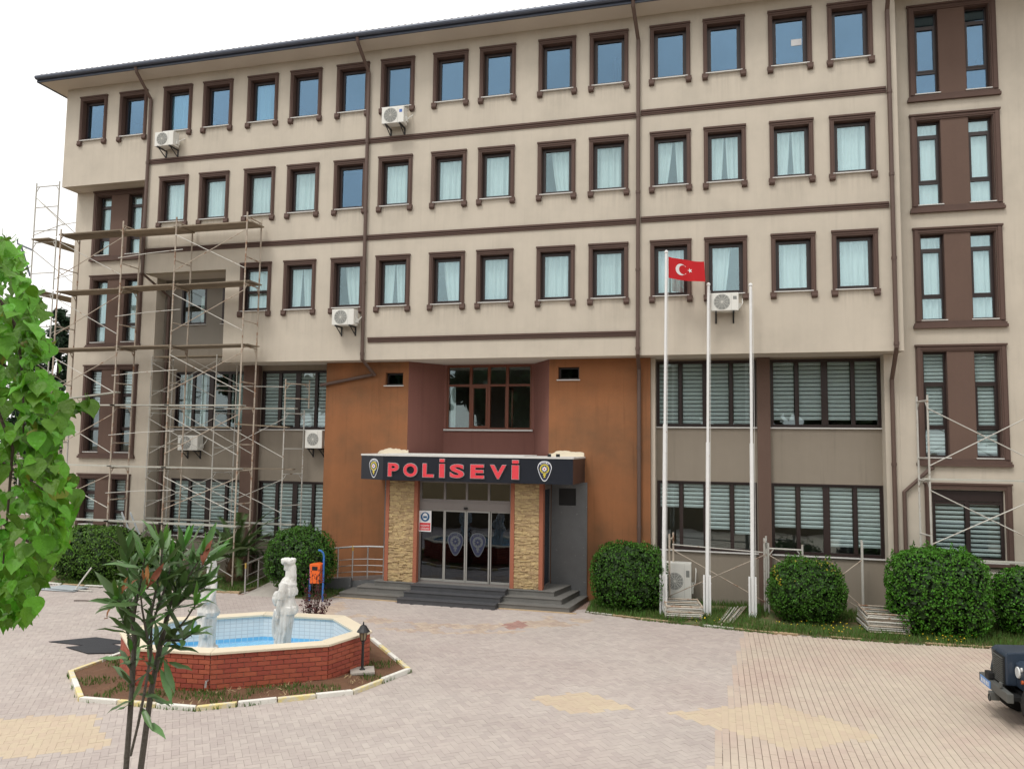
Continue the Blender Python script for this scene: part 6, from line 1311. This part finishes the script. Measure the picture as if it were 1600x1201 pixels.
for s in (-1, 1):
    wg = obj('wing', vprof(MB(), [(.27, .62), (.25, .98), (.32, 1.03), (1.25, 1.07), (1.25, .60), (1.12, .60), (1.05, .80), (.85, .93), (.62, .93), (.44, .80), (.38, .62)], s*.235, s*.80), 'car_navy', car, bevel=.015)
    obj('wheel_arch_lip', vprof(MB(), [(.30, .60), (.34, .80), (.58, .96), (.88, .96), (1.10, .82), (1.16, .60), (1.20, .60), (1.14, .86), (.90, 1.0), (.56, 1.0), (.30, .84), (.25, .60)], s*.80, s*.87), 'car_navy', wg)
    def dsc(mb, b, l, z, r, dep, n=18): 
        mb.add([vp(b, l+r*math.cos(2*math.pi*i/n), z+r*math.sin(2*math.pi*i/n)) for i in range(n)]+[vp(b-dep, l+r*.88*math.cos(2*math.pi*i/n), z+r*.88*math.sin(2*math.pi*i/n)) for i in range(n)], [tuple(range(n)), tuple(reversed(range(n, 2*n)))]+[(i, (i+1) % n, n+(i+1) % n, n+i) for i in range(n)]); return mb
    hl = obj('headlight', dsc(MB(), .256, s*.355, .87, .092, .02), 'lamp_clear', car); obj('headlight_rim', dsc(MB(), .260, s*.355, .87, .108, .006), 'car_black', hl)
    obj('side_lamp', dsc(MB(), .256, s*.51, .95, .034, .02), 'lamp_clear', car); obj('indicator', dsc(MB(), .260, s*.51, .76, .032, .02), 'lamp_amber', car)
bp_ = obj('bumper', vbox(MB(), .0, .09, -.62, .62, .46, .60), 'car_grey', car, bevel=.01)
obj('bumper_bracket', vbox(MB(), .09, .3, -.4, .4, .44, .5), 'car_black', bp_); obj('number_plate', vbox(MB(), -.015, -.003, -.52, -.08, .47, .585), 'plate_blue', bp_)
for k in range(5): obj('plate_mark', vbox(MB(), -.018, -.0155, -.47+k*.075, -.435+k*.075, .495, .56), 'poster_white', bp_)
obj('winch', vbox(MB(), -.02, .07, -.30, -.12, .61, .72), 'car_black', car, bevel=.02); obj('tow_hitch', vbox(MB(), -.05, .08, -.06, .06, .33, .455), 'car_grey', car, bevel=.01); obj('tow_ring', MB().tube([vp(-.05, .0+.05*math.cos(a), .36+.05*math.sin(a)) for a in np.linspace(0, 6.28, 13)], .010, 6), 'car_black', car)
obj('bumper_lamp', vbox(MB(), -.01, .03, .30, .37, .61, .70), 'car_grey', car, bevel=.015)
obj('body', vprof(MB(), [(1.25, .55), (1.25, 1.24), (1.32, 1.26), (1.62, 1.86), (4.3, 1.90), (4.4, 1.80), (4.4, .55)], -.80, .80), 'car_navy', car, bevel=.03)
obj('chassis', vbox(MB(), .30, 4.3, -.55, .55, .38, .56), 'car_black', car)
obj('windscreen', MB().add([vp(1.322, -.70, 1.30), vp(1.322, .70, 1.30), vp(1.575, .66, 1.80), vp(1.575, -.66, 1.80)], ((0, 1, 2, 3),)), 'glass_car', car)
for s in (-1, 1):
    for b0, b1 in ((1.75, 2.55), (2.75, 3.45), (3.55, 4.2)): obj('side_window', MB().add([vp(b0, s*.803, 1.30), vp(b1, s*.803, 1.30), vp(b1, s*.803, 1.75), vp(b0+(.1 if b0 < 2 else 0), s*.803, 1.75)], ((0, 1, 2, 3),)), 'glass_car', car)
    obj('mirror', vbox(vbox(MB(), 1.50, 1.56, s*.90, s*1.03, 1.30, 1.50), 1.52, 1.54, s*.798, s*.905, 1.34, 1.38), 'car_black', car, bevel=.02)
    for bx in (.64, 3.5):
        wm = MB(); n = 28; base = vp(bx, s*.80, .45); prof = [(.22, -.27), (.40, -.28), (.45, -.22), (.45, -.05), (.40, 0), (.24, 0)]; R_ = []
        for rr, ll in prof: R_.append([base+vl*(s*ll)+(-vh*math.cos(2*math.pi*i/n)+Vector((0, 0, math.sin(2*math.pi*i/n))))*rr for i in range(n)])
        wm.v = [tuple(v) for r_ in R_ for v in r_]
        for a in range(len(prof)-1):
            for i in range(n): wm.f.append((a*n+i, a*n+(i+1) % n, (a+1)*n+(i+1) % n, (a+1)*n+i))
        whl = obj('tyre', wm, 'tyre', car, smooth=False); rm_ = MB(); rm_.add([base+vl*(s*-.03)+(-vh*math.cos(2*math.pi*i/n)+Vector((0, 0, math.sin(2*math.pi*i/n))))*.22 for i in range(n)], [tuple(range(n))]); obj('rim', rm_, 'car_grey', whl)
